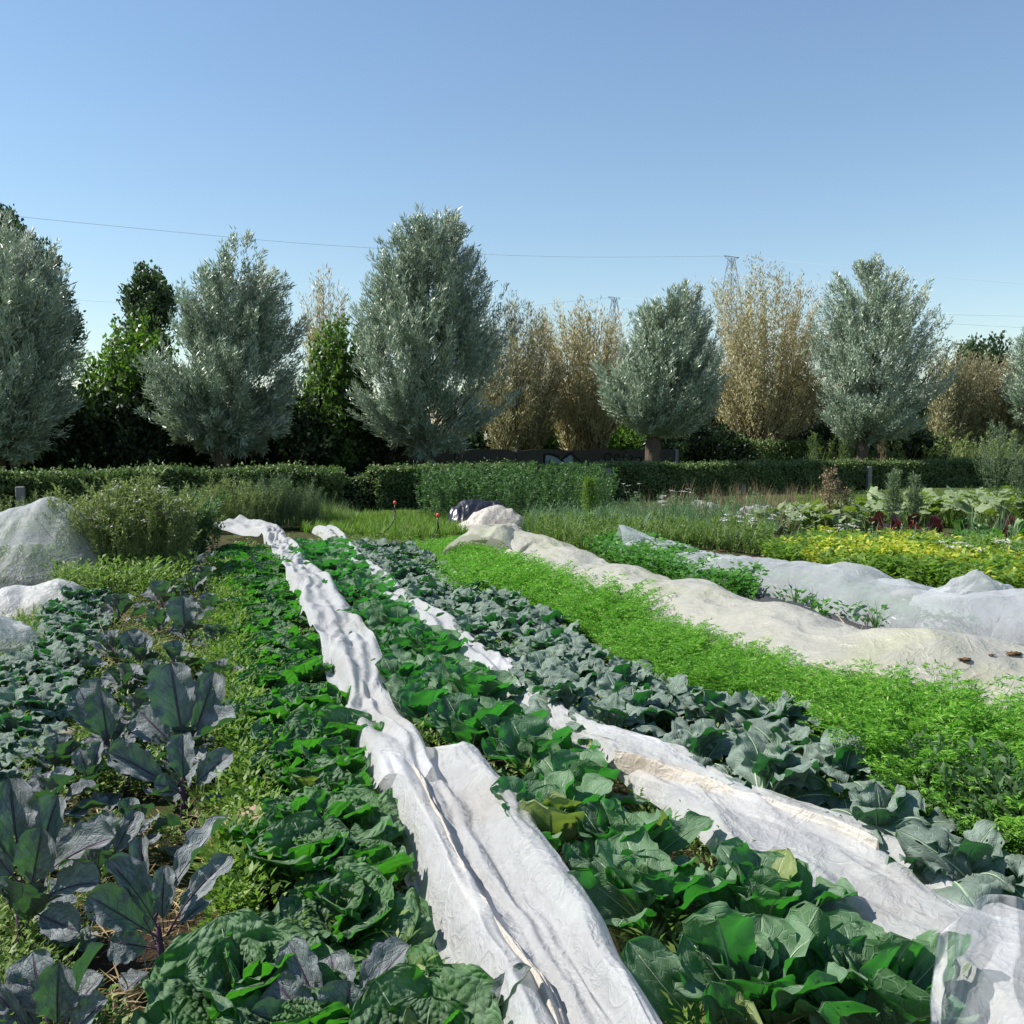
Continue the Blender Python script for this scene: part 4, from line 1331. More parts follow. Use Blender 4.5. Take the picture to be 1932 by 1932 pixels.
def plant(kind, loc, label, group, rng, size=1.0, near_=False, heroes=None, randoms=True):
    root = empty(NAMES[kind], (loc[0], loc[1], 0), label, CATS[kind], group)
    if near_:
        pl, h = plan(kind, rng, size)
        key = (kind, round(h, 2))
        if key not in STEM_ME:
            STEM_ME[key] = stem_mb(h).mesh(kind + '_stem', M[STALKM[kind]])
        link('stem', STEM_ME[key], root)
        if randoms:
            for var, mat in pl:
                e = Vector(loc[:2]).to_3d() + mat @ Vector(LEAF[kind][var]['chord']) * 1.0
                if in_net(e.x, e.y)[0] and rng.random() < .5:
                    continue
                add_leaf(root, kind, var, mat)
    else:
        fm, sm = far_variant(kind, int(rng.integers(0, 6)))
        R = Matrix.Rotation(rng.random() * 6.28, 4, 'Z') @ Matrix.Diagonal((size, size, size, 1))
        link('foliage', fm, root, R)
        link('stems', sm, root, R)
    return root


def hero_leaf(root, kind, bpx, tpx, wpx, d, dt=0.0, n=(0, -.7, .7), var=None, rng=random):
    B, T = at(*bpx, d), at(*tpx, d + dt)
    off = np.array(root.location)
    L = np.linalg.norm(T - B)
    var = rng.randrange(9) if var is None else var
    l = LEAF[kind][var]
    halfw = np.abs(l['V'][:, 0]).max() * L / np.linalg.norm(l['chord'])
    wf = wpx / F * d / 2 / halfw
    return add_leaf(root, kind, var, leaf_matrix_to(B - off, T - off, n, l['chord'], wf), False)


ORD = 'first second third fourth fifth sixth seventh eighth ninth tenth eleventh twelfth thirteenth fourteenth fifteenth sixteenth seventeenth eighteenth nineteenth twentieth'.split()


def ordinal(i):                  # 0 -> first
    if i < 20:
        return ORD[i]
    return {2: 'twenty', 3: 'thirty', 4: 'forty'}[(i + 1) // 10] + '-' + ORD[(i + 1) % 10 - 1] if (i + 1) % 10 else {30: 'thirtieth', 40: 'fortieth', 50: 'fiftieth'}[i + 1]


def band_rows(band, fr, step, z=.2, y0=None, y1=None):
    ysb = [b[0] for b in band]
    yy = np.linspace(ysb[-1], ysb[0], 4000)
    xl, xr = np.interp(yy, ysb, [b[1] for b in band]), np.interp(yy, ysb, [b[2] for b in band])
    P = np.array([gnd(x, y, z) for x, y in zip(xl + (xr - xl) * fr, yy)])
    s = np.concatenate([[0], np.cumsum(np.linalg.norm(np.diff(P, axis=0), axis=1))])
    t = np.arange(step * .3, s[-1], step)
    return np.stack([np.interp(t, s, P[:, k]) for k in range(3)], -1), P


SAV = [(1035, 430, 500), (1130, 450, 550), (1200, 455, 585), (1330, 470, 620), (1450, 505, 690), (1600, 515, 725), (1800, 500, 805), (1932, 490, 860), (2080, 480, 920)]
CAU = [(1020, 565, 630), (1100, 615, 705), (1200, 685, 810), (1270, 735, 895), (1390, 810, 1010), (1470, 930, 1150), (1560, 1000, 1280), (1650, 1070, 1400), (1780, 1180, 1640), (1932, 1270, 1740), (2060, 1320, 1830)]
BRO = [(1022, 668, 762), (1100, 755, 880), (1170, 850, 1040), (1240, 945, 1150), (1310, 1030, 1330), (1370, 1110, 1510), (1450, 1270, 1600), (1540, 1470, 1690), (1620, 1690, 1850), (1740, 1900, 2000)]
LBR = [(1120, 120, 180), (1200, 60, 185), (1300, -20, 135), (1400, -40, 95), (1480, -90, 30)]

LOOK = {'savoy': 'crinkled savoy cabbage', 'cauli': 'grey-green cauliflower plant', 'broc': 'blue-grey broccoli plant'}
LINES = {'savoy': ('line beside the purple cabbages', 'line beside the long net'), 'cauli': ('line beside the long left net', 'line beside the right net'), 'broc': ('line beside the net', 'middle line', 'line beside the carrots')}
GROUPS = {'savoy': 'savoy cabbages left of the long net', 'cauli': 'cauliflower plants between the two nets', 'broc': 'broccoli plants along the carrot bed'}
HERO = [gnd(*b)[:2] for b in ((1430, 1985), (1650, 1990), (1440, 1815), (1225, 1790), (1170, 1690), (890, 1440), (750, 1230), (650, 1815), (1345, 1425), (1810, 1740))]
rng = np.random.default_rng(77)
for kind, band, frs, step, z in (('savoy', SAV, (.2, .8), .37, .16), ('cauli', CAU, (.18, .82), .42, .24), ('broc', BRO, (.08, .5, .92), .42, .24)):
    for il, fr in enumerate(frs):
        pts, _ = band_rows(band, fr, step * (.95 + .1 * rng.random()), z)
        made = []
        for p in pts:
            q = p + np.array([rng.normal() * .05, rng.normal() * .05, 0])
            if in_net(q[0], q[1])[0] or min(np.linalg.norm(q[:2] - h_) for h_ in HERO) < .30 or (kind == 'cauli' and q[1] < 3.35):
                continue
            d = q[1]
            made += [plant(kind, q, '', GROUPS[kind], rng, (.86 + .28 * rng.random()) * (1.0 if d < 5.2 else .9), near_=d < 5.2)]
        for i, o in enumerate(made):
            o['label'] = '%s, %s from the %s end of the %s' % (LOOK[kind], ordinal(i if i < len(made) * .6 else len(made) - 1 - i), 'near' if i < len(made) * .6 else 'far', LINES[kind][il])
for il, fr in enumerate((.2, .75)):
    pts, _ = band_rows(LBR, fr, .38, .15)
    for i, p in enumerate(pts):
        plant('broc', p + np.array([rng.normal() * .05, rng.normal() * .05, 0]), 'small blue-green broccoli plant, %s from the front in the %s line below the net mound' % (ordinal(i), ('outer', 'inner')[il]), 'small broccoli plants below the net mound', rng, .62 + .2 * rng.random(), near_=p[1] < 5.5)

PG = 'purple cabbages in the left row'
# purple cabbages one by one: base point, size, label, traced leaves (from, to, width, depth change, facing)
PUR = [
    ((38, 1805), 1.15, 'tall purple cabbage at the left edge with long dark stalks', [((45, 1690), (18, 1468), 92, .05, (.3, -.8, .4)), ((60, 1690), (110, 1500), 75, .1, (.2, -.8, .3)), ((60, 1680), (218, 1580), 85, -.05, (0, -.5, .8)), ((55, 1690), (80, 1560), 84, -.08, (.4, -.8, .2)), ((70, 1705), (190, 1665), 80, -.1, (0, -.6, .8)), ((50, 1680), (-40, 1560), 90, 0, (-.3, -.7, .5)), ((60, 1720), (150, 1760), 80, -.12, (0, -.8, .6))], .4),
    ((303, 1852), 1.0, 'purple cabbage on bare soil with wide spread leaves and a clear stalk', [((305, 1765), (203, 1622), 72, -.03, (.5, -.6, .6)), ((309, 1760), (312, 1632), 54, .0, (.1, -1, .2)), ((315, 1765), (440, 1615), 66, .05, (-.4, -.8, .4)), ((290, 1735), (432, 1540), 84, .18, (-.35, -.7, .6)), ((300, 1770), (165, 1690), 82, -.08, (-.3, -.6, .7)), ((298, 1790), (208, 1775), 80, -.05, (-.2, -.8, .5)), ((302, 1828), (236, 1872), 70, -.10, (-.5, -.7, .5)), ((312, 1785), (384, 1835), 60, -.05, (.5, -.8, .4)), ((290, 1740), (268, 1580), 46, .12, (0, -1, .3)), ((320, 1760), (395, 1700), 50, .1, (0, -.6, .8))], .0),
    ((95, 2020), 1.0, 'purple cabbage in the bottom left corner with jagged leaf edges', [((100, 1960), (62, 1795), 120, .06, (.1, -.9, .5)), ((110, 1960), (112, 1815), 88, -.05, (.2, -1, .2)), ((120, 1970), (195, 1780), 62, .05, (-.8, -.5, .4)), ((80, 1970), (-20, 1850), 80, 0, (-.2, -.7, .6)), ((130, 1975), (205, 1885), 70, -.05, (.1, -.7, .7))], .3),
    ((640, 2030), 1.05, 'purple cabbage at the bottom centre with bright pink ribs', [((620, 1960), (520, 1850), 110, .02, (-.2, -.8, .6)), ((625, 1955), (545, 1775), 90, .1, (.2, -.9, .4)), ((640, 1955), (625, 1800), 110, .12, (.2, -.9, .4)), ((660, 1955), (772, 1785), 92, .1, (-.2, -.5, .8)), ((650, 1960), (660, 1850), 120, -.05, (.1, -.9, .5)), ((670, 1965), (730, 1850), 80, -.03, (-.2, -.9, .3)), ((690, 1970), (800, 1910), 70, -.05, (0, -.6, .8)), ((600, 1970), (470, 1915), 80, -.05, (0, -.7, .7))], .0),
    ((855, 2040), .95, 'purple cabbage at the bottom edge against the near net', [((870, 1975), (1003, 1825), 62, .0, (-.5, -.7, .4)), ((880, 1975), (880, 1845), 84, .08, (.1, -.9, .5)), ((890, 1980), (945, 1875), 40, -.03, (.5, -.8, .2)), ((840, 1985), (760, 1930), 70, -.05, (0, -.6, .8))], .0),
    ((345, 1455), 1.0, 'purple cabbage with one giant round blue-grey leaf', [((350, 1425), (322, 1250), 104, .03, (.25, -.9, .45)), ((352, 1420), (405, 1268), 66, .08, (.5, -.7, .5)), ((350, 1430), (446, 1355), 75, -.08, (0, -.5, .9)), ((345, 1425), (260, 1340), 80, .05, (.2, -.8, .5)), ((340, 1435), (380, 1440), 60, -.2, (0, -.7, .7))], .5),
    ((205, 1450), .95, 'purple cabbage with two broad upright leaves left of the giant leaf', [((207, 1420), (148, 1296), 80, .05, (.2, -.8, .5)), ((208, 1420), (190, 1302), 72, -.05, (.3, -.9, .2)), ((212, 1425), (250, 1350), 50, .05, (-.3, -.8, .5)), ((200, 1430), (130, 1430), 60, -.1, (0, -.7, .7))], .5),
    ((345, 1540), .95, 'purple cabbage with a long pale drooping leaf above the brick', [((345, 1500), (205, 1420), 62, -.05, (0, -.6, .8)), ((348, 1495), (345, 1385), 60, .05, (.2, -.9, .3)), ((350, 1500), (290, 1480), 52, -.1, (0, -.6, .8)), ((350, 1500), (440, 1420), 60, .0, (.2, -.7, .7))], .5),
    ((172, 1512), .75, 'small purple cabbage with bare dark stalks among straw', [((172, 1480), (150, 1410), 40, 0, (.1, -.8, .5)), ((175, 1480), (190, 1400), 36, .05, (.1, -.8, .5))], .3),
    ((180, 1690), .8, 'purple cabbage with folded leaves behind the wide spread one', [((200, 1640), (190, 1535), 60, .05, (.3, -.7, .6)), ((205, 1640), (262, 1530), 54, .1, (.2, -.5, .8)), ((190, 1650), (110, 1570), 60, .05, (.2, -.7, .6))], .2),
    ((270, 1400), .9, 'purple cabbage behind the giant leaf, left side', [], 1), ((235, 1335), .85, 'purple cabbage with a narrow pale leaf at the middle of the row', [], 1),
    ((268, 1275), .95, 'purple cabbage with bright ribbed leaves near the straw patch', [((270, 1255), (288, 1205), 70, -.05, (0, -.5, .9)), ((268, 1250), (240, 1190), 50, 0, (.2, -.9, .3))], .8),
    ((355, 1225), .95, 'purple cabbage with a pale curled leaf beside the savoys', [((355, 1205), (405, 1150), 40, 0, (0, -.5, .9)), ((350, 1200), (345, 1125), 66, 0, (.2, -.8, .4))], .8),
    ((305, 1165), .95, 'purple cabbage beside the tall weed clump', [], 1), ((385, 1125), .9, 'purple cabbage behind the one with the pale curled leaf', [], 1),
    ((345, 1088), .95, 'purple cabbage near the far end against the weeds', [], 1), ((400, 1085), .85, 'purple cabbage near the far end beside the savoys', [], 1), ((370, 1058), 1.0, 'farthest purple cabbage in the row', [], 1),
    ((215, 1265), .9, 'purple cabbage beside the small broccoli, in the middle of the row', [], 1), ((330, 1290), .9, 'purple cabbage just beyond the giant leaf', [], 1), ((420, 1320), .8, 'purple cabbage touching the savoys beside the giant leaf', [], 1), ((300, 1215), .9, 'purple cabbage left of the pale curled leaf', [], 1), ((240, 1500), .8, 'purple cabbage between the bare stalked one and the long pale leaf', [], 1),
    ((410, 1240), .8, 'purple cabbage half hidden under green weeds beside the savoys', [], 1), ((180, 1350), .7, 'small purple cabbage between straw and small broccoli', [], 1)]
for i, (b, sz) in enumerate((((250, 1625), .75), ((95, 1570), .85), ((112, 1490), .8), ((375, 1400), .8), ((320, 1370), .85), ((150, 1300), .8), ((225, 1190), .9), ((395, 1185), .85), ((310, 1120), .95), ((365, 1140), .9), ((290, 1330), .85), ((255, 1440), .8))):
    PUR.append((b, sz, 'smaller dark purple cabbage between the larger ones, %s nearest to the viewer' % ORD[i], [], 1))
for b, size, lab, hl, frac in PUR:
    p = gnd(*b)
    d = p[1]
    near_ = d < 8.5
    root = plant('purple', p, lab, PG, rng, size * (1.12 if not hl else 1), near_=near_, randoms=False)
    pl, h = plan('purple', rng, size * (.78 if hl else 1.0))
    if near_:
        for var, mat in pl:
            if rng.random() < frac or (hl and var in (0, 1)):
                add_leaf(root, 'purple', var, mat)
    for h_ in hl:
        hero_leaf(root, 'purple', h_[0], h_[1], h_[2], d, h_[3], h_[4])

# big traced leaves of the front cauliflowers
CG = GROUPS['cauli']
for b, lab, hl in (
    ((1430, 1985), 'cauliflower plant at the bottom with one huge dark leaf seen from below', [((1400, 1955), (1352, 1735), 165, -.05, (.1, .75, .3)), ((1340, 1960), (1185, 1775), 118, .0, (-.5, -.6, .7)), ((1430, 1940), (1545, 1710), 100, .08, (.5, .6, .4)), ((1380, 1950), (1340, 1850), 90, -.12, (-.2, -.8, .5))]),
    ((1650, 1990), 'cauliflower plant at the bottom right with broad veined leaves', [((1655, 1945), (1720, 1775), 150, -.02, (-.3, .7, .5)), ((1640, 1950), (1590, 1740), 108, .12, (.2, -.9, .4)), ((1690, 1900), (1822, 1765), 72, .05, (-.2, -.6, .8)), ((1620, 1960), (1545, 1860), 110, -.1, (-.2, -.9, .3)), ((1690, 1960), (1770, 1830), 90, .1, (.1, .6, .6)), ((1600, 1970), (1555, 1890), 70, -.25, (0, -.8, .6))]),
    ((1440, 1815), 'cauliflower plant with an upright leaf showing its white rib', [((1438, 1790), (1440, 1632), 84, .0, (.05, -.9, .45)), ((1440, 1785), (1505, 1620), 62, .1, (.3, -.8, .4)), ((1430, 1790), (1350, 1635), 76, .1, (-.2, -.8, .5)), ((1450, 1790), (1590, 1700), 110, .05, (.1, -.6, .8))]),
    ((1225, 1790), 'cauliflower plant leaning over the near net with ribbed leaves', [((1230, 1760), (1035, 1690), 86, -.05, (-.2, -.6, .8)), ((1225, 1755), (1110, 1660), 98, -.02, (-.3, -.7, .6)), ((1235, 1750), (1215, 1650), 86, -.1, (-.1, -.7, .7)), ((1250, 1760), (1270, 1640), 74, .05, (.2, -.8, .5))]),
    ((1170, 1690), 'cauliflower plant with a pale leaf hanging over the net edge', [((1158, 1680), (1125, 1572), 102, .0, (-.1, -.8, .6)), ((1170, 1675), (1195, 1560), 70, .1, (.2, -.8, .4)), ((1185, 1660), (1340, 1545), 72, .1, (-.2, -.7, .7))]),
    ((890, 1440), 'cauliflower plant with a bright green sunlit leaf near the net', [((900, 1420), (985, 1335), 70, .0, (.2, .7, .5)), ((880, 1415), (840, 1350), 60, .0, (-.1, -.8, .6)), ((895, 1410), (900, 1330), 50, .05, (.1, -.8, .5))]),
    ((750, 1230), 'cauliflower plant with two upright rounded leaves midway', [((752, 1205), (750, 1140), 52, 0, (.1, -.9, .3)), ((745, 1205), (700, 1140), 50, 0, (-.2, -.8, .5))]),
):
    p = gnd(*b)
    root = plant('cauli', p, lab, CG, rng, .95, near_=True, randoms=True)
    for h_ in hl:
        hero_leaf(root, 'cauli', h_[0], h_[1], h_[2], p[1], h_[3], h_[4])
p = gnd(650, 1815)
root = plant('savoy', p, 'savoy cabbage with one large dark puckered leaf turned to the viewer', GROUPS['savoy'], rng, 1.0, near_=True)
hero_leaf(root, 'savoy', (630, 1795), (690, 1665), 118, p[1], .02, (-.1, -.75, .65))
hero_leaf(root, 'savoy', (660, 1790), (800, 1800), 80, p[1], -.1, (.1, -.6, .8))
p = gnd(1345, 1425)
root = plant('broc', p, 'broccoli plant with one tall upright dark green leaf', GROUPS['broc'], rng, 1.0, near_=True)
hero_leaf(root, 'broc', (1350, 1405), (1328, 1300), 86, p[1], .0, (.2, .8, .3))
hero_leaf(root, 'broc', (1355, 1410), (1420, 1310), 60, p[1], .1, (-.3, -.7, .6))
p = gnd(1810, 1740)
root = plant('broc', p, 'broccoli plant with a big ruffled leaf and a green floret at the right edge', GROUPS['broc'], rng, 1.0, near_=True)
hero_leaf(root, 'broc', (1860, 1705), (1690, 1565), 110, p[1], .05, (-.4, -.6, .7))
hero_leaf(root, 'broc', (1850, 1715), (1740, 1650), 80, p[1], -.05, (-.2, -.7, .7))
hero_leaf(root, 'broc', (1890, 1700), (1960, 1620), 90, p[1], .0, (.2, -.7, .7))
fl = MB()
for k in range(60):
    a = rng.random() * 6.28
    r = math.sqrt(rng.random()) * .06
    fl.blob((r * math.cos(a), r * math.sin(a), .21 + .05 * (1 - (r / .06) ** 2)), .014, k, .3, nu=6, nv=8)
fo = fl.obj('floret', M['floret'], root)
fo.location = Vector(at(1900, 1680, p[1])) - root.location - Vector((0, 0, .22))

# ------------------------------------------------------------------ low weeds, straw, grasses
def T_grass(h=.2, n=9, w=.006, spread=.5, seed=0):
    r = np.random.default_rng(seed)
    m = MB()
    for k in range(n):
        a, ln = r.random() * 6.28, h * (.5 + .6 * r.random())
        d = np.array([math.cos(a), math.sin(a), 0])
        sd = np.array([-d[1], d[0], 0])
        sp_ = spread * (.3 + r.random())
        t = np.linspace(0, 1, 5)
        c = d[None] * (ln * sp_ * t[:, None] ** 1.7) + np.array([0, 0, 1.0])[None] * (ln * (t - .32 * sp_ * t ** 2.5))[:, None] + r.normal(size=3) * np.array([.015, .015, 0])
        ww = w * (1 - t * .93)
        m.grid(np.stack([c - sd * ww[:, None], c + sd * ww[:, None]], 1), r.random())
    return m


def T_leafy(h=.15, n=14, L=.05, Wd=.03, stemr=.002, seed=0, up=.4, rad=.06):
    r = np.random.default_rng(seed)
    m = MB()
    z = r.random(n) ** .8 * h
    a = r.random(n) * 6.28
    rr = rad * r.random(n)
    P = np.column_stack([np.cos(a) * rr, np.sin(a) * rr, z])
    D = np.column_stack([np.cos(a), np.sin(a), np.full(n, up)]) + r.normal(size=(n, 3)) * .3
    m.leaves(P, D, np.array([0, 0, 1.0]) + r.normal(size=(n, 3)) * .3, L * (.6 + .7 * r.random(n)), Wd * (.7 + .5 * r.random(n)), r.random(n))
    return m


def T_frond(L=.3, pairs=9, seed=0, fine=True):
    """a feathery carrot leaf, arching"""
    r = np.random.default_rng(seed)
    m = MB()
    t = np.linspace(0, 1, 12)
    lean = .25 + .5 * r.random()
    cl = np.stack([L * lean * t ** 1.8, np.zeros(12), L * (t - .3 * lean * t ** 2.6)], -1)
    m.tube(cl, np.linspace(.003, .0008, 12), 3, .3, caps=False)
    P, D = [], []
    for k in range(pairs):
        f = .32 + .68 * k / (pairs - 1)
        c = np.array([np.interp(f, t, cl[:, q]) for q in range(3)])
        ln = L * .27 * (1 - abs(f - .45) * 1.35)
        for sgn in (-1, 1):
            d = np.array([.6, sgn, .35 + .2 * r.normal()])
            d /= np.linalg.norm(d)
            nj = 8 if fine else 4
            for j in range(nj):
                P.append(c + d * ln * (.10 + .9 * j / nj))
                D.append(d + np.array([0, 0, 1.0]) * r.normal() * .3 + np.array([-d[1], d[0], 0]) * (.8 if j % 2 else -.8) + r.normal(size=3) * .2)
    P, D = np.array(P), np.array(D)
    n = len(P)
    m.leaves(P, D, np.array([0, 0, 1.0]) + r.normal(size=(n, 3)) * .5, L * (.055 if fine else .08) * (.7 + .6 * r.random(n)), L * (.016 if fine else .026), np.clip(.3 + .5 * r.random(n), 0, 1))
    return m


def T_stalk(h=.9, n=40, L=.06, Wd=.025, seed=0, branch=5, up=.5, rad=.10, top=.35):
    """an upright weed: stem, side twigs, many leaves"""
    r = np.random.default_rng(seed)
    m = MB()
    bend = r.normal(size=2) * .12
    t = np.linspace(0, 1, 7)
    st = np.stack([bend[0] * h * t ** 2, bend[1] * h * t ** 2, h * t], -1)
    m.tube(st, np.linspace(.006, .002, 7), 4, .3, caps=False)
    P, D = [], []
    for k in range(branch):
        f = top + (1 - top) * r.random()
        c = np.array([np.interp(f, t, st[:, q]) for q in range(3)])
        a = r.random() * 6.28
        ln = h * .28 * (1.15 - f)+.04
        e = c + np.array([math.cos(a) * ln * .5, math.sin(a) * ln * .5, ln * .9])
        m.tube(np.array([c, (c + e) / 2 + np.array([0, 0, -.01]), e]), [.003, .002, .001], 3, .3, caps=False)
        for j in range(max(2, n // (branch + 3))):
            q = c + (e - c) * r.random()
            P.append(q); D.append((e - c) / np.linalg.norm(e - c) + r.normal(size=3) * .8)
    for j in range(n // 2):
        f = r.random() ** .9
        c = np.array([np.interp(f, t, st[:, q]) for q in range(3)])
        a = r.random() * 6.28
        P.append(c); D.append(np.array([math.cos(a), math.sin(a), up]))
    P, D = np.array(P), np.array(D)
    k = len(P)
    m.leaves(P, D, np.array([0, 0, 1.0]) + r.normal(size=(k, 3)) * .5, L * (.5 + .8 * r.random(k)), Wd, r.random(k))
    return m


def T_flower(h=.5, n=14, seed=0, r0=.05, size=.018):
    """a flat white flower head on a stem (flower part only)"""
    r = np.random.default_rng(seed)
    m = MB()
    a = r.random(n) * 6.28
    rr = r0 * np.sqrt(r.random(n))
    P = np.column_stack([np.cos(a) * rr, np.sin(a) * rr, h + r.normal(size=n) * .006])
    m.leaves(P, rdir(n, r, .2), np.tile(np.array([0, 0, 1.0]), (n, 1)), size, size, r.random(n), 0)
    return m


def stuff(name, mb, mat, label, cat, kind='stuff', parent=None):
    o = mb.obj(name, M[mat], parent)
    return tag(o, label, cat, None, kind) if parent is None else o


GR = [T_grass(.2, 9, .005, .5, k) for k in range(5)]
LOWW = [T_leafy(.07, 26, .026, .014, seed=k, rad=.09) for k in range(5)] + [T_leafy(.13, 30, .026, .010, seed=9 + k, up=.9, rad=.05) for k in range(4)]
# between the purple cabbages and all over the left plot
LEFT = [(-150, 2080), (480, 2080), (500, 1500), (450, 1080), (330, 1030), (110, 1110), (-150, 1300)]
P = sow(LEFT, 5200, 1.0)
k = fbm(P[:, 0] * 1.6, P[:, 1] * 1.6, 3, 4) > .12 - .22 * (P[:, 1] > 6)
stuff('low_weeds', scatter(LOWW, P[k], .7 + .7 * RNG.random(k.sum())), 'weed', 'low green weeds covering the soil among the purple cabbages', 'weeds')
P = sow(LEFT, 2600, 1.0)
k = fbm(P[:, 0] * 1.3, P[:, 1] * 1.3, 3, 14) > .10
stuff('grass', scatter(GR, P[k], .4 + .5 * RNG.random(k.sum()), tilt=.4), 'weed', 'thin grass tufts among the purple cabbages', 'grass')
# straw and dead stems
P = sow([(-60, 2080), (470, 2080), (440, 1500), (420, 1150), (180, 1110), (60, 1450), (-60, 1500)], 7000, .8, .02)
k = fbm(P[:, 0] * 1.5, P[:, 1] * 1.5, 3, 24) > -.12
P = P[k]
n = len(P)
D = rdir(n, RNG, .12)
P[:, 2] += .01 + RNG.random(n) * .03
straw = MB().leaves(P, D, np.tile(np.array([0, 0, 1.0]), (n, 1)) + rdir(n) * .4, .05 + .11 * RNG.random(n), .003 + .004 * RNG.random(n), RNG.random(n))
Ps = sow([(270, 1130), (440, 1150), (300, 1260), (190, 1290), (140, 1200), (200, 1150)], 1500, .5, .02)
n = len(Ps)
Ps[:, 2] += .02 + RNG.random(n) * .08
straw.leaves(Ps, rdir(n, RNG, .3), rdir(n), .12 + .2 * RNG.random(n), .006, RNG.random(n))
stuff('straw', straw, 'dry', 'dry straw and dead stems strewn on the soil at left', 'straw')
# undergrowth below the crop rows
P = sow([(430, 2080), (1900, 2080), (2000, 1700), (1500, 1450), (1050, 1200), (760, 1015), (430, 1030), (470, 1300)], 3000, .9)
stuff('row_weeds', scatter(LOWW, P, .8 + .8 * RNG.random(len(P)), avoid=True), 'weed', 'small green weeds under the cabbage and broccoli rows', 'weeds')

# weed strip left of the savoys (brighter)
P = sow([(400, 1080), (455, 1080), (500, 1550), (470, 1800), (400, 1800), (430, 1500), (410, 1300)], 900, .9)
stuff('bright_weeds', scatter([T_leafy(.18, 40, .032, .015, seed=30 + k, up=.8, rad=.09) for k in range(4)], P, .7 + .6 * RNG.random(len(P))), 'grass', 'bright green weed strip along the left side of the savoys', 'weeds')

# carrots
CARR = [(765, 1022), (870, 1008), (1000, 1072), (1190, 1150), (1330, 1215), (1570, 1275), (1720, 1335), (1960, 1420), (2250, 1550), (2200, 1690), (1960, 1580), (1830, 1540), (1720, 1470), (1610, 1375), (1440, 1312), (1240, 1255), (1110, 1165), (980, 1120), (890, 1110)]
FR = {True: [], False: []}
for fine in (True, False):
    for k in range(7):
        m = MB()
        for j in range(4):
            f = T_frond(.36, 10 if fine else 8, 40 + k * 5 + j, fine)
            V, Q, T, U = f.arrays()
            a = j * 1.57 + k
            R = np.array([[math.cos(a), -math.sin(a), 0], [math.sin(a), math.cos(a), 0], [0, 0, 1]])
            m.add(V @ R.T, Q, T, U)
        FR[fine].append(m)
P = sow(CARR, 2600, .75, zt=.24)
sc = np.interp(P[:, 1], [4, 8, 12, 18], [1.0, .95, .72, .5]) * (.65 + .75 * RNG.random(len(P)) ** 1.5) * (1 + .5 * fbm(P[:, 0] * 1.5, P[:, 1] * 1.5, 3, 9))
k = P[:, 1] < 8.5
car = scatter(FR[True], P[k], sc[k], tilt=.18)
car.merge(scatter(FR[False], P[~k], sc[~k], tilt=.18))
stuff('carrot_tops', car, 'carrot', 'dense bright green feathery carrot tops in one wide bed', 'carrots')
# fat-hen weeds at the near side of the carrots
NW = [(1700, 1560), (1900, 1610), (2050, 1690), (2050, 1770), (1850, 1680), (1740, 1620)]
P = sow(NW + [], 240, .5)
stuff('fat_hen_weeds', scatter([T_stalk(.34, 34, .05, .02, seed=k, branch=4, rad=.05) for k in range(4)], P, .7 + .5 * RNG.random(len(P))), 'nettle', 'upright green weeds between the carrots and the near broccoli', 'weeds')
P = sow([(1560, 1410), (1900, 1560), (1990, 1720), (1750, 1620), (1600, 1500)], 900, .5)
stuff('weed_carpet', scatter(LOWW, P, 1.0 + .8 * RNG.random(len(P)), avoid=True), 'grass', 'low yellow-green weeds on the soil beside the near broccoli', 'weeds')

# celery row right of the fleece
P = sow([(1105, 1038), (1185, 1024), (1290, 1064), (1385, 1098), (1430, 1118), (1410, 1142), (1280, 1108), (1150, 1068)], 420, .4, .02)
CEL = [T_leafy(.30, 34, .075, .06, seed=60 + k, up=.5, rad=.13) for k in range(5)]
stuff('celery_row', scatter(CEL, P, .55 + .4 * RNG.random(len(P))), 'celery', 'lush green celery row between the fleece and the right net', 'celery')
rr_ = np.random.default_rng(4)
for k, (x, y) in enumerate(sorted(((1398, 1120), (1440, 1120), (1420, 1140), (1480, 1135), (1510, 1150), (1545, 1180), (1560, 1160), (1590, 1150), (1620, 1160), (1645, 1165), (1600, 1180), (1650, 1190), (1530, 1130)))):
    p = gnd(x, y, .03)
    o = empty('celery_plant', p, 'small celery plant on the black membrane, %s from its far left end' % ordinal(k), 'celery', 'small celery plants in the black membrane')
    big = .5 + .5 * rr_.random()
    T_leafy(.26 * big, 30, .07, .055, seed=80 + k, up=.7, rad=.12).obj('foliage', M['celery'], o)
for k, (x, y, h) in enumerate(sorted(((1500, 1150, .35), (1585, 1140, .42), (1610, 1145, .42), (1535, 1165, .3), (1650, 1195, .3), (1480, 1160, .25), (1700, 1190, .3)))):
    p = gnd(x, y, .02)
    o = T_grass(h, 26, .007, .5, 200 + k).obj('grass_tuft', M['grass_grey'])
    o.location = p
    tag(o, 'blue-green grass tuft on the black membrane, %s from its far left end' % ordinal(k), 'grass tuft', 'grass tufts on the black membrane')
P = np.concatenate([sow([(1395, 1092), (1500, 1115), (1490, 1122), (1390, 1098)], 260, .2, .04), sow([(1590, 1200), (1700, 1215), (1720, 1235), (1600, 1215)], 420, .2, .03), sow([(1720, 1165), (1790, 1160), (1800, 1190), (1730, 1190)], 260, .2, .05)])
n = len(P)
P[:, 2] += RNG.random(n) * .06
stuff('straw_wisps', MB().leaves(P, rdir(n, RNG, .25), rdir(n), .12 + .22 * RNG.random(n), .009, RNG.random(n)), 'dry', 'straw wisps along the edges of the black membrane', 'straw')


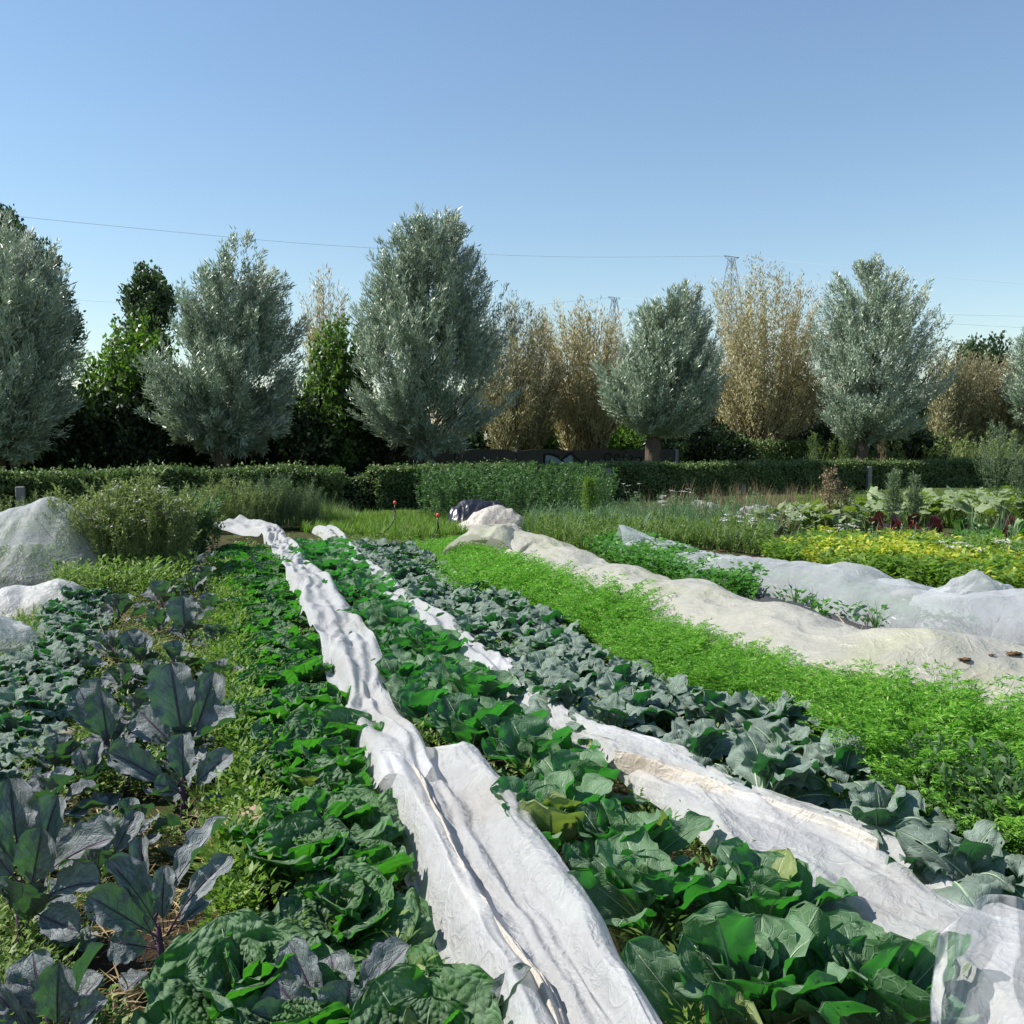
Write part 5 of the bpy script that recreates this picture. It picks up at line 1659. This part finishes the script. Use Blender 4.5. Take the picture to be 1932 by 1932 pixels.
# crops under the right net so that green shows through
P = sow([(1380, 1085), (1500, 1075), (1780, 1130), (1960, 1165), (1960, 1200), (1760, 1165), (1500, 1105)], 260, .3)
i_ = RNG.integers(0, len(N3), 260)
P = N3[i_, 40] * 1.0
P[:, 2] = 0
P[:, :2] += RNG.normal(size=(260, 2)) * .14
k = fbm(P[:, 0] * .9, P[:, 1] * .9, 2, 7) > -.05
stuff('netted_greens', scatter([T_leafy(.26, 30, .10, .07, seed=110 + j, rad=.13, up=.6) for j in range(3)], P[k], .75), 'celery', 'green crop plants showing through the right net', 'crop')
Pm = at(20, 838, 11.3)
P = np.column_stack([Pm[0] + RNG.normal(size=150) * .45, 11.3 + RNG.normal(size=150) * .4, np.zeros(150)])
stuff('netted_weeds', scatter([T_stalk(.5, 30, .06, .03, seed=120 + j) for j in range(3)], P, .9), 'weed', 'green weeds showing through the tall net mound', 'weeds')

# yellow bean row, squash, chard on the right
YEL = [(1440, 1035), (1560, 1012), (1960, 1026), (2200, 1040), (2200, 1130), (1960, 1112), (1700, 1085), (1500, 1052)]
P = sow(YEL, 1300, .5, zt=.2)
BEAN = [T_leafy(.30, 34, .075, .055, seed=130 + k, up=.5, rad=.14) for k in range(5)]
k = fbm(P[:, 0] * 1.1, P[:, 1] * 1.6, 3, 17) + RNG.normal(size=len(P)) * .16 > .07
stuff('yellow_bean_row', scatter(BEAN, P[k], .75 + .5 * RNG.random(k.sum()), tvar=.5), 'yellow', 'yellow and lime leafy row beyond the right net', 'beans')
stuff('green_bean_row', scatter(BEAN, P[~k], .7 + .5 * RNG.random((~k).sum()), tvar=.5), 'grass', 'still green bushes mixed into the yellow leafy row', 'beans')
P = sow([(1450, 1025), (1960, 1015), (1960, 1105), (1560, 1060)], 240, .3)
stuff('grass', scatter([T_grass(.45, 8, .008, .5, 300 + k) for k in range(4)] + [T_leafy(.4, 20, .07, .04, seed=139)], P, .6 + .6 * RNG.random(len(P))), 'grass_grey', 'green grass blades among the yellow row', 'grass')


def T_bigleaf(n, L, Wd, h, seed, rad):
    r = np.random.default_rng(seed)
    m = MB()
    for k in range(n):
        a = r.random() * 6.28
        q = rad * math.sqrt(r.random())
        c = np.array([q * math.cos(a), q * math.sin(a), h * (.55 + .5 * r.random())])
        m.tube([(c[0] * .3, c[1] * .3, 0), (c[0] * .8, c[1] * .8, c[2] * .6), c], [.008, .007, .005], 4, .4, caps=False)
        th = np.linspace(0, 2 * math.pi, 15)[:-1]
        R = L * (.6 + .5 * r.random())
        rad_ = R * (1 + .14 * np.cos(th * 5)) * (1 - .55 * np.exp(-((th - math.pi) / .3) ** 2))
        tilt = r.normal(size=2) * .35
        g = []
        for f in (.03, .5, 1.0):
            x, y = rad_ * f * np.cos(th), rad_ * f * np.sin(th) * Wd
            z = tilt[0] * x + tilt[1] * y - .3 * f * R * .4 + .12 * R * f * np.sin(th * 5 + k)
            g.append(np.stack([x, y, z], -1))
        ra = r.random() * 6.28
        Rz = np.array([[math.cos(ra), -math.sin(ra), 0], [math.sin(ra), math.cos(ra), 0], [0, 0, 1]])
        m.grid(np.array(g) @ Rz.T + c, r.random(), wrap=True)
    return m


SQL = ('squash plant with pale mildewed leaves in the far right patch', 'squash plants in the far right patch')
for k, (x, y, s_) in enumerate(sorted(((1490, 1002, .7), (1560, 1000, .8), (1640, 1000, .9), (1720, 992, 1), (1790, 990, 1.05), (1860, 986, 1.1), (1930, 985, 1.15), (1600, 985, .8), (1680, 980, 1), (1760, 978, 1.05), (1840, 975, 1.1), (1910, 972, 1.1), (1880, 1000, 1.1), (1980, 990, 1.1), (1540, 988, .7)))):
    p = gnd(x, y)
    o = empty('squash_plant', p, 'mildewed squash plant, %s from the left in the patch before the right hedge' % ordinal(k), 'squash', SQL[1])
    T_bigleaf(44, .135, .95, .55 * s_, 150 + k, .75).obj('foliage', M['squash'], o)
for k, (x, y, mt, lab) in enumerate(((1655, 1018, 'chard', 'dark red chard plant at the left end of the chard group'), (1690, 1022, 'chard', 'dark red chard with upright crinkled leaves beside the leftmost one'), (1722, 1020, 'chard', 'brownish red chard beside the dried seed stalks'), (1765, 1028, 'chard', 'darkest purple chard with a tall pointed leaf'),
                                     (1810, 1026, 'chard_green', 'bright green chard with arching leaves beside the dark purple one'), (1850, 1024, 'chard_green', 'bright green chard with the broadest leaf under squash leaves'), (1900, 1030, 'chard', 'small dark red chard near the right edge'), (1920, 1022, 'chard_green', 'green chard at the right edge below the squash'), (1870, 1036, 'chard_green', 'yellow-green chard in front of the broad-leaved one'))):
    p = gnd(x, y)
    o = empty('chard_plant', p, lab, 'chard', 'chard plants before the squash')
    r = np.random.default_rng(170 + k)
    m, sm_ = MB(), MB()
    for j in range(16):
        a = r.random() * 6.28
        e = .3 + .75 * r.random()
        L = .44 * (.55 + .55 * r.random())
        t = np.linspace(0, 1, 9)
        d = np.array([math.cos(a), math.sin(a), 0])
        sd = np.array([-d[1], d[0], 0])
        cl = d * (L * (1.1 - e) * t ** 1.5)[:, None] + np.array([0, 0, 1.0]) * (L * e * 1.5 * (t - .28 * t ** 3))[:, None]
        wd_ = (.05 + .04 * r.random()) * np.sin(np.clip((t - .25) / .75, 0, 1) * math.pi) ** .6 + .008
        vv_ = np.linspace(-1, 1, 5)
        g = cl[:, None] + sd[None, None] * (wd_[:, None] * vv_[None])[..., None]
        g[..., 2] += .025 * np.sin(t * 17 + r.random() * 6)[:, None] * vv_[None]
        g[..., 0] += .06 * r.normal() * (t ** 2)[:, None]
        m.grid(g, r.random())
        sm_.tube(cl[:6], np.linspace(.011, .005, 6), 5, .5)
    m.obj('leaves', M[mt], o)
    sm_.obj('stalks', M['red' if mt == 'chard' else 'pale_stalk'], o)

# tall weed clump at left
def clump(name, label, cat, cx, cy, rx, ry, n, tpls, mat, scale, seed, flowers=None, group=None, kind=None):
    r = np.random.default_rng(seed)
    c = gnd(cx, cy)
    a = r.random(n) * 6.28
    q = np.sqrt(r.random(n))
    P = np.column_stack([q * rx * np.cos(a), q * ry * np.sin(a), np.zeros(n)])
    s_ = scale * (1.05 - .35 * q) * (.75 + .35 * r.random(n))
    o = empty(name, c, label, cat, group)
    scatter(tpls, P, s_, r, .14).obj('foliage', M[mat], o)
    if flowers:
        k = r.choice(n, min(n, flowers), replace=False)
        Pf = P[k].copy()
        F_ = [T_flower(0, 12, j, .03, .028) for j in range(4)]
        Pf[:, 2] = s_[k] * (.85 + .2 * r.random(len(k)))
        Pf[:, :2] += r.normal(size=(len(k), 2)) * .06
        scatter(F_, Pf, .8 + .5 * r.random(len(k)), r, .2).obj('flowers', M['flower'], o)
    return o


ST1 = [T_stalk(1.0, 64, .055, .014, seed=k, branch=9, top=.3) for k in range(6)]
clump('tall_weeds', 'tall bushy weed clump dotted with white flowers right of the net mound', 'weeds', 250, 1108, .66, .5, 420, ST1, 'weed_olive', 1.25, 401, 170)
clump('tall_weeds', 'dark green leafy weed clump at the right of the flowering weeds', 'weeds', 355, 1065, .42, .35, 130, [T_stalk(1.0, 70, .08, .035, seed=10 + k, branch=8) for k in range(4)], 'nettle', .95, 402)
clump('mugwort_bush', 'grey-green feathery mugwort bush before the hedge at left', 'mugwort', 525, 995, .95, .5, 330, [T_stalk(1.0, 80, .05, .010, seed=20 + k, branch=12, top=.2) for k in range(5)], 'weed_grey', .98, 403)
clump('tall_weeds', 'ochre-green seedy weeds between the flowering clump and mugwort', 'weeds', 430, 1000, .9, .6, 260, ST1, 'weed_olive', .95, 404)
clump('tall_weeds', 'low brownish weeds to the right of the mugwort bush', 'weeds', 610, 990, .7, .4, 160, [T_grass(1.0, 14, .008, .45, 30 + k) for k in range(4)], 'weed', .6, 405)
clump('tall_weeds', 'thin seedy weeds rising before the left hedge behind the net mound', 'weeds', 90, 1020, 1.6, .5, 150, ST1, 'weed_olive', .8, 406)
P = sow([(110, 1150), (345, 1150), (350, 1100), (110, 1095)], 260, .3)
stuff('clump_undergrowth', scatter([T_leafy(.32, 46, .05, .022, seed=330 + k, up=.7, rad=.12) for k in range(4)], P, .7 + .7 * RNG.random(len(P))), 'weed', 'leafy undergrowth at the foot of the flowering weed clump', 'weeds')
NET = [T_stalk(1.0, 80, .09, .035, seed=40 + k, branch=6, top=.45, up=.15) for k in range(6)]
P = sow([(780, 985), (840, 955), (1000, 945), (1150, 945), (1160, 970), (1000, 985), (900, 990)], 750, .2)
ns = (.5 + .55 * RNG.random(len(P))) * (1 + .5 * fbm(P[:, 0] * .9, P[:, 1] * .9, 3, 44)) * np.clip(1.15 - .25 * np.abs(P[:, 0] - 0.4) / 2.4, .6, 1.1)
stuff('nettle_patch', scatter(NET, P, np.clip(ns * (1 + .35 * (RNG.random(len(P)) < .06)), .3, 1.1), tilt=.12), 'nettle', 'dense green nettle patch growing against the hedge in the middle', 'nettles')
GT = [T_grass(.5, 16, .011, .7, 500 + k) for k in range(5)] + [T_stalk(.55, 40, .05, .014, seed=80 + k, branch=6) for k in range(2)]
P = sow([(985, 1015), (1000, 975), (1170, 975), (1420, 965), (1480, 1000), (1430, 1030), (1230, 1010), (1110, 1025)], 1500, .4)
stuff('tall_grass', scatter(GT, P, (.4 + .6 * RNG.random(len(P))) * (1 + .7 * fbm(P[:, 0] * .8, P[:, 1] * .8, 3, 3))), 'grass_grey', 'tall grey-green grass between the fleece pile and the squash', 'grass')
P = sow([(985, 1008), (1440, 1022), (1460, 1050), (1330, 1035), (1180, 1030), (1110, 1050), (1020, 1028)], 700, .3)
stuff('weed_fringe', scatter([T_stalk(.4, 40, .06, .02, seed=90 + k, branch=6, top=.2) for k in range(4)] + GT[:3], P, .5 + .6 * RNG.random(len(P))), 'weed', 'green weeds between the tall grass and the celery row', 'weeds')
P = sow([(1180, 990), (1300, 950), (1560, 950), (1600, 985), (1480, 1010)], 260, .3)
stuff('seed_grass', scatter([T_grass(.75, 12, .006, .35, 520 + k) for k in range(4)], P, .5 + .6 * RNG.random(len(P))), 'brown_stem', 'brown seeding grass stems below the hedge at right', 'grass')
P = sow([(560, 1005), (640, 975), (780, 975), (900, 990), (880, 1010), (760, 1020), (640, 1010)], 1500, .3)
stuff('mown_grass', scatter([T_grass(.22, 14, .007, .5, 540 + k) for k in range(4)], P, .6 + .6 * RNG.random(len(P))), 'grass', 'bright short grass at the far end of the rows', 'grass')
P = sow([(-120, 1060), (120, 1000), (600, 975), (640, 960), (-120, 975)], 1600, .3)
stuff('verge_grass', scatter([T_grass(.3, 12, .007, .5, 560 + k) for k in range(4)], P, .6 + .8 * RNG.random(len(P))), 'grass', 'rough grass verge at the foot of the left hedge', 'grass')
P = sow([(1500, 960), (2100, 940), (2300, 990), (1500, 1000)], 900, .2)
stuff('verge_grass', scatter(GT, P, .6 + .5 * RNG.random(len(P))), 'grass', 'rough grass verge at the foot of the right hedge', 'grass')
# grassy ground behind the hedge
P = sow([(1540, 915), (2050, 904), (2050, 897), (1540, 906)], 700, .1)
stuff('bank_grass', scatter([T_grass(1.0, 16, .02, .4, 580 + k) for k in range(3)] + [T_stalk(1.1, 60, .11, .03, seed=590 + k, branch=8) for k in range(4)], P, 1.1 + .9 * RNG.random(len(P))), 'weed_olive', 'pale tall grass and weeds behind the hedge at the right', 'grass')

for k, (x, y, h, n, lab) in enumerate(((1250, 1000, .62, 9, 'white yarrow clump in grass above the right net'), (1290, 985, .65, 6, 'white yarrow near the far white net heap'), (1385, 1045, .55, 8, 'white yarrow beside the celery and the right net'), (1420, 1040, .5, 6, 'white yarrow right of the celery row'), (1200, 975, .7, 5, 'white yarrow farthest away below the hedge'), (1590, 1050, .45, 6, 'white yarrow in the yellow row, left part'), (1800, 1090, .42, 8, 'white yarrow above the gathered net bundle'), (1890, 1080, .4, 5, 'white yarrow near the right edge in the yellow row'), (1485, 1020, .5, 7, 'white yarrow between the net heap and yellow row'))):
    p = gnd(x, y)
    o = empty('yarrow_plant', p, lab, 'yarrow', 'white flowering yarrow plants')
    r = np.random.default_rng(600 + k)
    f_, s_ = MB(), MB()
    for j in range(n):
        a, q = r.random() * 6.28, r.random() * .3
        c = np.array([q * math.cos(a), q * math.sin(a), h * (.8 + .3 * r.random())])
        s_.tube([(c[0] * .3, c[1] * .3, 0), (c[0] * .7, c[1] * .7, c[2] * .6), c], [.004, .003, .002], 4)
        V, Q, T, U = T_flower(0, 16, int(r.integers(99)), .055, .03).arrays()
        f_.add(V + c, Q, T)
    f_.obj('flower_heads', M['flower'], o)
    s_.merge(T_leafy(h * .7, 40, .06, .02, seed=k, rad=.2)).obj('stems', M['weed_grey'], o)

# dried seed stalk, feathery tall plants on the right, young shoots on the hedge
def branchy(name, label, cat, x, y, h, mat, seed, nb=26, leafn=0, spread=.5, leafmat=None, group=None, lsize=(.05, .012)):
    p = gnd(x, y)
    o = empty(name, p, label, cat, group)
    r = np.random.default_rng(seed)
    m, lv = MB(), MB()
    m.tube([(0, 0, 0), (.02, 0, h * .5), (0, .02, h)], [.012, .008, .003], 5, .4)
    for k in range(nb):
        f = .25 + .7 * r.random()
        a = r.random() * 6.28
        ln = h * spread * (1.1 - f) * (.6 + .6 * r.random()) + .08
        b = np.array([.02 * f, 0, h * f])
        e = b + np.array([math.cos(a) * ln * .55, math.sin(a) * ln * .55, ln])
        mid = (b + e) / 2 + np.array([math.cos(a), math.sin(a), -.3]) * ln * .12
        m.tube([b, mid, e], [.006, .004, .002], 4, r.random())
        for j in range(3):
            q = mid + (e - mid) * r.random()
            e2 = q + r.normal(size=3) * ln * .12 + np.array([0, 0, ln * .15])
            m.tube([q, e2], [.003, .0015], 3, r.random())
        if leafn:
            t = r.random((leafn, 1))
            Pq = b * (1 - t) ** 2 + mid * 2 * t * (1 - t) + e * t ** 2 + r.normal(size=(leafn, 3)) * .03
            lv.leaves(Pq, (e - b) / np.linalg.norm(e - b) + r.normal(size=(leafn, 3)) * .6, rdir(leafn, r), lsize[0] * (.6 + .8 * r.random(leafn)), lsize[1], r.random(leafn))
    m.obj('stems', M[mat], o)
    if leafn:
        lv.obj('foliage', M[leafmat or mat], o)
    return o


branchy('seed_stalk', 'dried branching seed stalk before the hedge at the squash patch', 'dry plant', 1562, 1000, 1.1, 'brown_stem', 701, 34, 16, .5, lsize=(.05, .03))
branchy('seed_stalk', 'small dried seed stalk right of the larger dried one', 'dry plant', 1595, 1000, .7, 'brown_stem', 702, 20, 12, .5, lsize=(.05, .03))
for k, (x, y, h, sp_, lab) in enumerate(((1878, 992, 1.95, .55, 'tall feathery green plant rising above the hedge at right'), (1930, 990, 1.5, .5, 'feathery green plant cut off by the right edge'), (1682, 1005, 1.1, .25, 'slim green weed spire in the chard group, left one'), (1722, 1003, 1.0, .25, 'slim green weed spire in the chard group, right one'), (1110, 1000, .95, .3, 'yellow-green spindly weed before the nettles'))):
    branchy('feathery_weed', lab, 'weed', x, y, h, 'weed_grey', 710 + k, 46, 40, sp_, 'weed_grey' if k < 4 else 'grass', lsize=(.06, .012))
for k, (x, dx, h, lab) in enumerate(((1530, 0, .75, 'spiky young conifer-like shoot above the hedge, left one'), (1590, 0, .6, 'leafy weed above the hedge beside the willow trunk'), (1660, 0, .5, 'dry stems above the hedge right of the willow trunk'))):
    d = hedge_d(x) + .8
    t = at(x, 838, d)
    p_px = HOR + (H) / d * F
    branchy('hedge_weed', lab, 'weed', x, p_px, 1.25 + h, 'weed_grey' if k < 2 else 'brown_stem', 730 + k, 40, 22, .3, 'weed' if k < 2 else 'brown_stem')

# leek-like tall stalk leaves among chard
for k, (x, y) in enumerate(((1888, 1030), (1910, 1042), (1832, 1018))):
    o = T_grass(.75, 12, .014, .35, 800 + k).obj('leek_plant', M['grass_grey'])
    o.location = gnd(x, y)
    tag(o, ('grey-green leek with long drooping blades among chard', 'grey-green leek nearest the right edge', 'grey-green leek beside the bright chard')[k], 'leek', 'leeks among the chard')

# ------------------------------------------------------------------ sprinklers, hoses, stones
for k, (x, y, xt, yt, hx, hy, lab) in enumerate(((746, 1015, 745, 945, 715, 1022, 'red-headed sprinkler with black hose, farther one before the hedge'), (829, 1040, 826, 968, 780, 1042, 'red-headed sprinkler with black hose, nearer one beside the fleece pile'))):
    b = gnd(x, y)
    t = at(xt, yt, b[1])
    o = empty('sprinkler', (b[0], b[1], 0), lab, 'sprinkler', 'red-headed sprinklers')
    h = t[2]
    MB().tube([(0, 0, 0), (.0, 0, h * .5), (t[0] - b[0], 0, h - .06)], .005, 6).obj('stake', M['hose'], o)
    MB().tube([(t[0] - b[0], 0, h - .25), (t[0] - b[0], 0, h - .06)], [.010, .012], 8).obj('riser', M['hose'], o)
    MB().tube([(t[0] - b[0], 0, h - .07), (t[0] - b[0], 0, h - .03), (t[0] - b[0], 0, h)], [.014, .032, .018], 10).obj('sprinkler_head', M['red'], o)
    e = gnd(hx, hy) - b
    MB().tube([bez(np.array([t[0] - b[0], 0, h - .2]), np.array([t[0] - b[0], -.02, h * .3]), np.array([e[0], e[1], .12]), np.array(q)) for q in np.linspace(0, 1, 14)], .009, 6).obj('hose', M['hose'], o)
P = [gnd(1858, 1625, .02), at(1872, 1612, gnd(1858, 1625)[1] + .02), at(1900, 1608, gnd(1858, 1625)[1] + .05), at(1940, 1614, gnd(1858, 1625)[1] + .08), at(1985, 1635, gnd(1858, 1625)[1] + .1)]
P = np.array(P)
t = np.linspace(0, 4, 30)
Pi = np.stack([np.interp(t, np.arange(5), P[:, k]) for k in range(3)], -1)
for _ in range(8):
    Pi[1:-1] = (Pi[:-2] + Pi[1:-1] * 2 + Pi[2:]) / 4
tag(MB().tube(Pi, .011, 8).obj('hose', M['hose']), 'short arch of black hose beside the near broccoli at right', 'hose')

p = gnd(456, 1578, .06)
o = MB().box((0, 0, .03), (.22, .13, .11), .5, bev=.008).obj('brick', M['brick'], smooth=False)
o.location = p
o.rotation_euler = (.12, -.1, .3)
tag(o, 'worn brown brick tilted on the soil beside the savoys', 'brick')
for k, (x, y, r, mt, lab) in enumerate(((108, 1400, (.15, .1, .06), 'stone', 'flat grey-brown stone slab among small broccoli'), (72, 1415, (.11, .07, .04), 'stone', 'pale flat stone beside the grey-brown slab'), (1705, 1150, (.17, .13, .15), 'stone', 'rounded brown stone block weighing down the right net'), (1283, 1092, (.11, .08, .09), 'stone', 'dark small stone at the foot of the right net'), (905, 1083, (.1, .08, .07), 'stone', 'small brown stone at the far edge of the broccoli'), (1298, 1168, (.09, .07, .1), 'stone', 'small dark stone holding the fleece edge by the carrots'), (440, 1155, (.08, .06, .09), 'stone', 'purplish stone between purple cabbages and savoys'))):
    if k == 4:
        continue
    o = MB().blob((0, 0, r[2] * .5), r, 40 + k, .22, freq=1.2, flat=.5).obj('stone', M[mt])
    o.location = gnd(x, y)
    tag(o, lab, 'stone', 'loose stones weighing down nets')
o = MB().blob((0, 0, .06), (.22, .12, .10), 61, .45, freq=2.2).obj('plastic_bag', M['white_bag'])
o.location = gnd(1722, 1182)
tag(o, 'crumpled white plastic bag beside the rounded stone block', 'bag')
o = MB().blob((0, 0, .03), (.09, .06, .05), 62, .4, freq=2.2).obj('plastic_scrap', M['white_bag'])
o.location = gnd(1419, 1128)
tag(o, 'small white plastic scrap on the black membrane', 'plastic scrap')
P = np.column_stack([RNG.normal(size=160) * .22, RNG.normal(size=160) * .08, np.abs(RNG.normal(size=160)) * .05])
o = MB().leaves(P, rdir(160, RNG, .2), rdir(160), .2, .02, RNG.random(160)).obj('straw_heap', M['dry'])
o.location = gnd(782, 1003)
tag(o, 'little heap of dry straw on the grass near the sprinklers', 'straw heap')
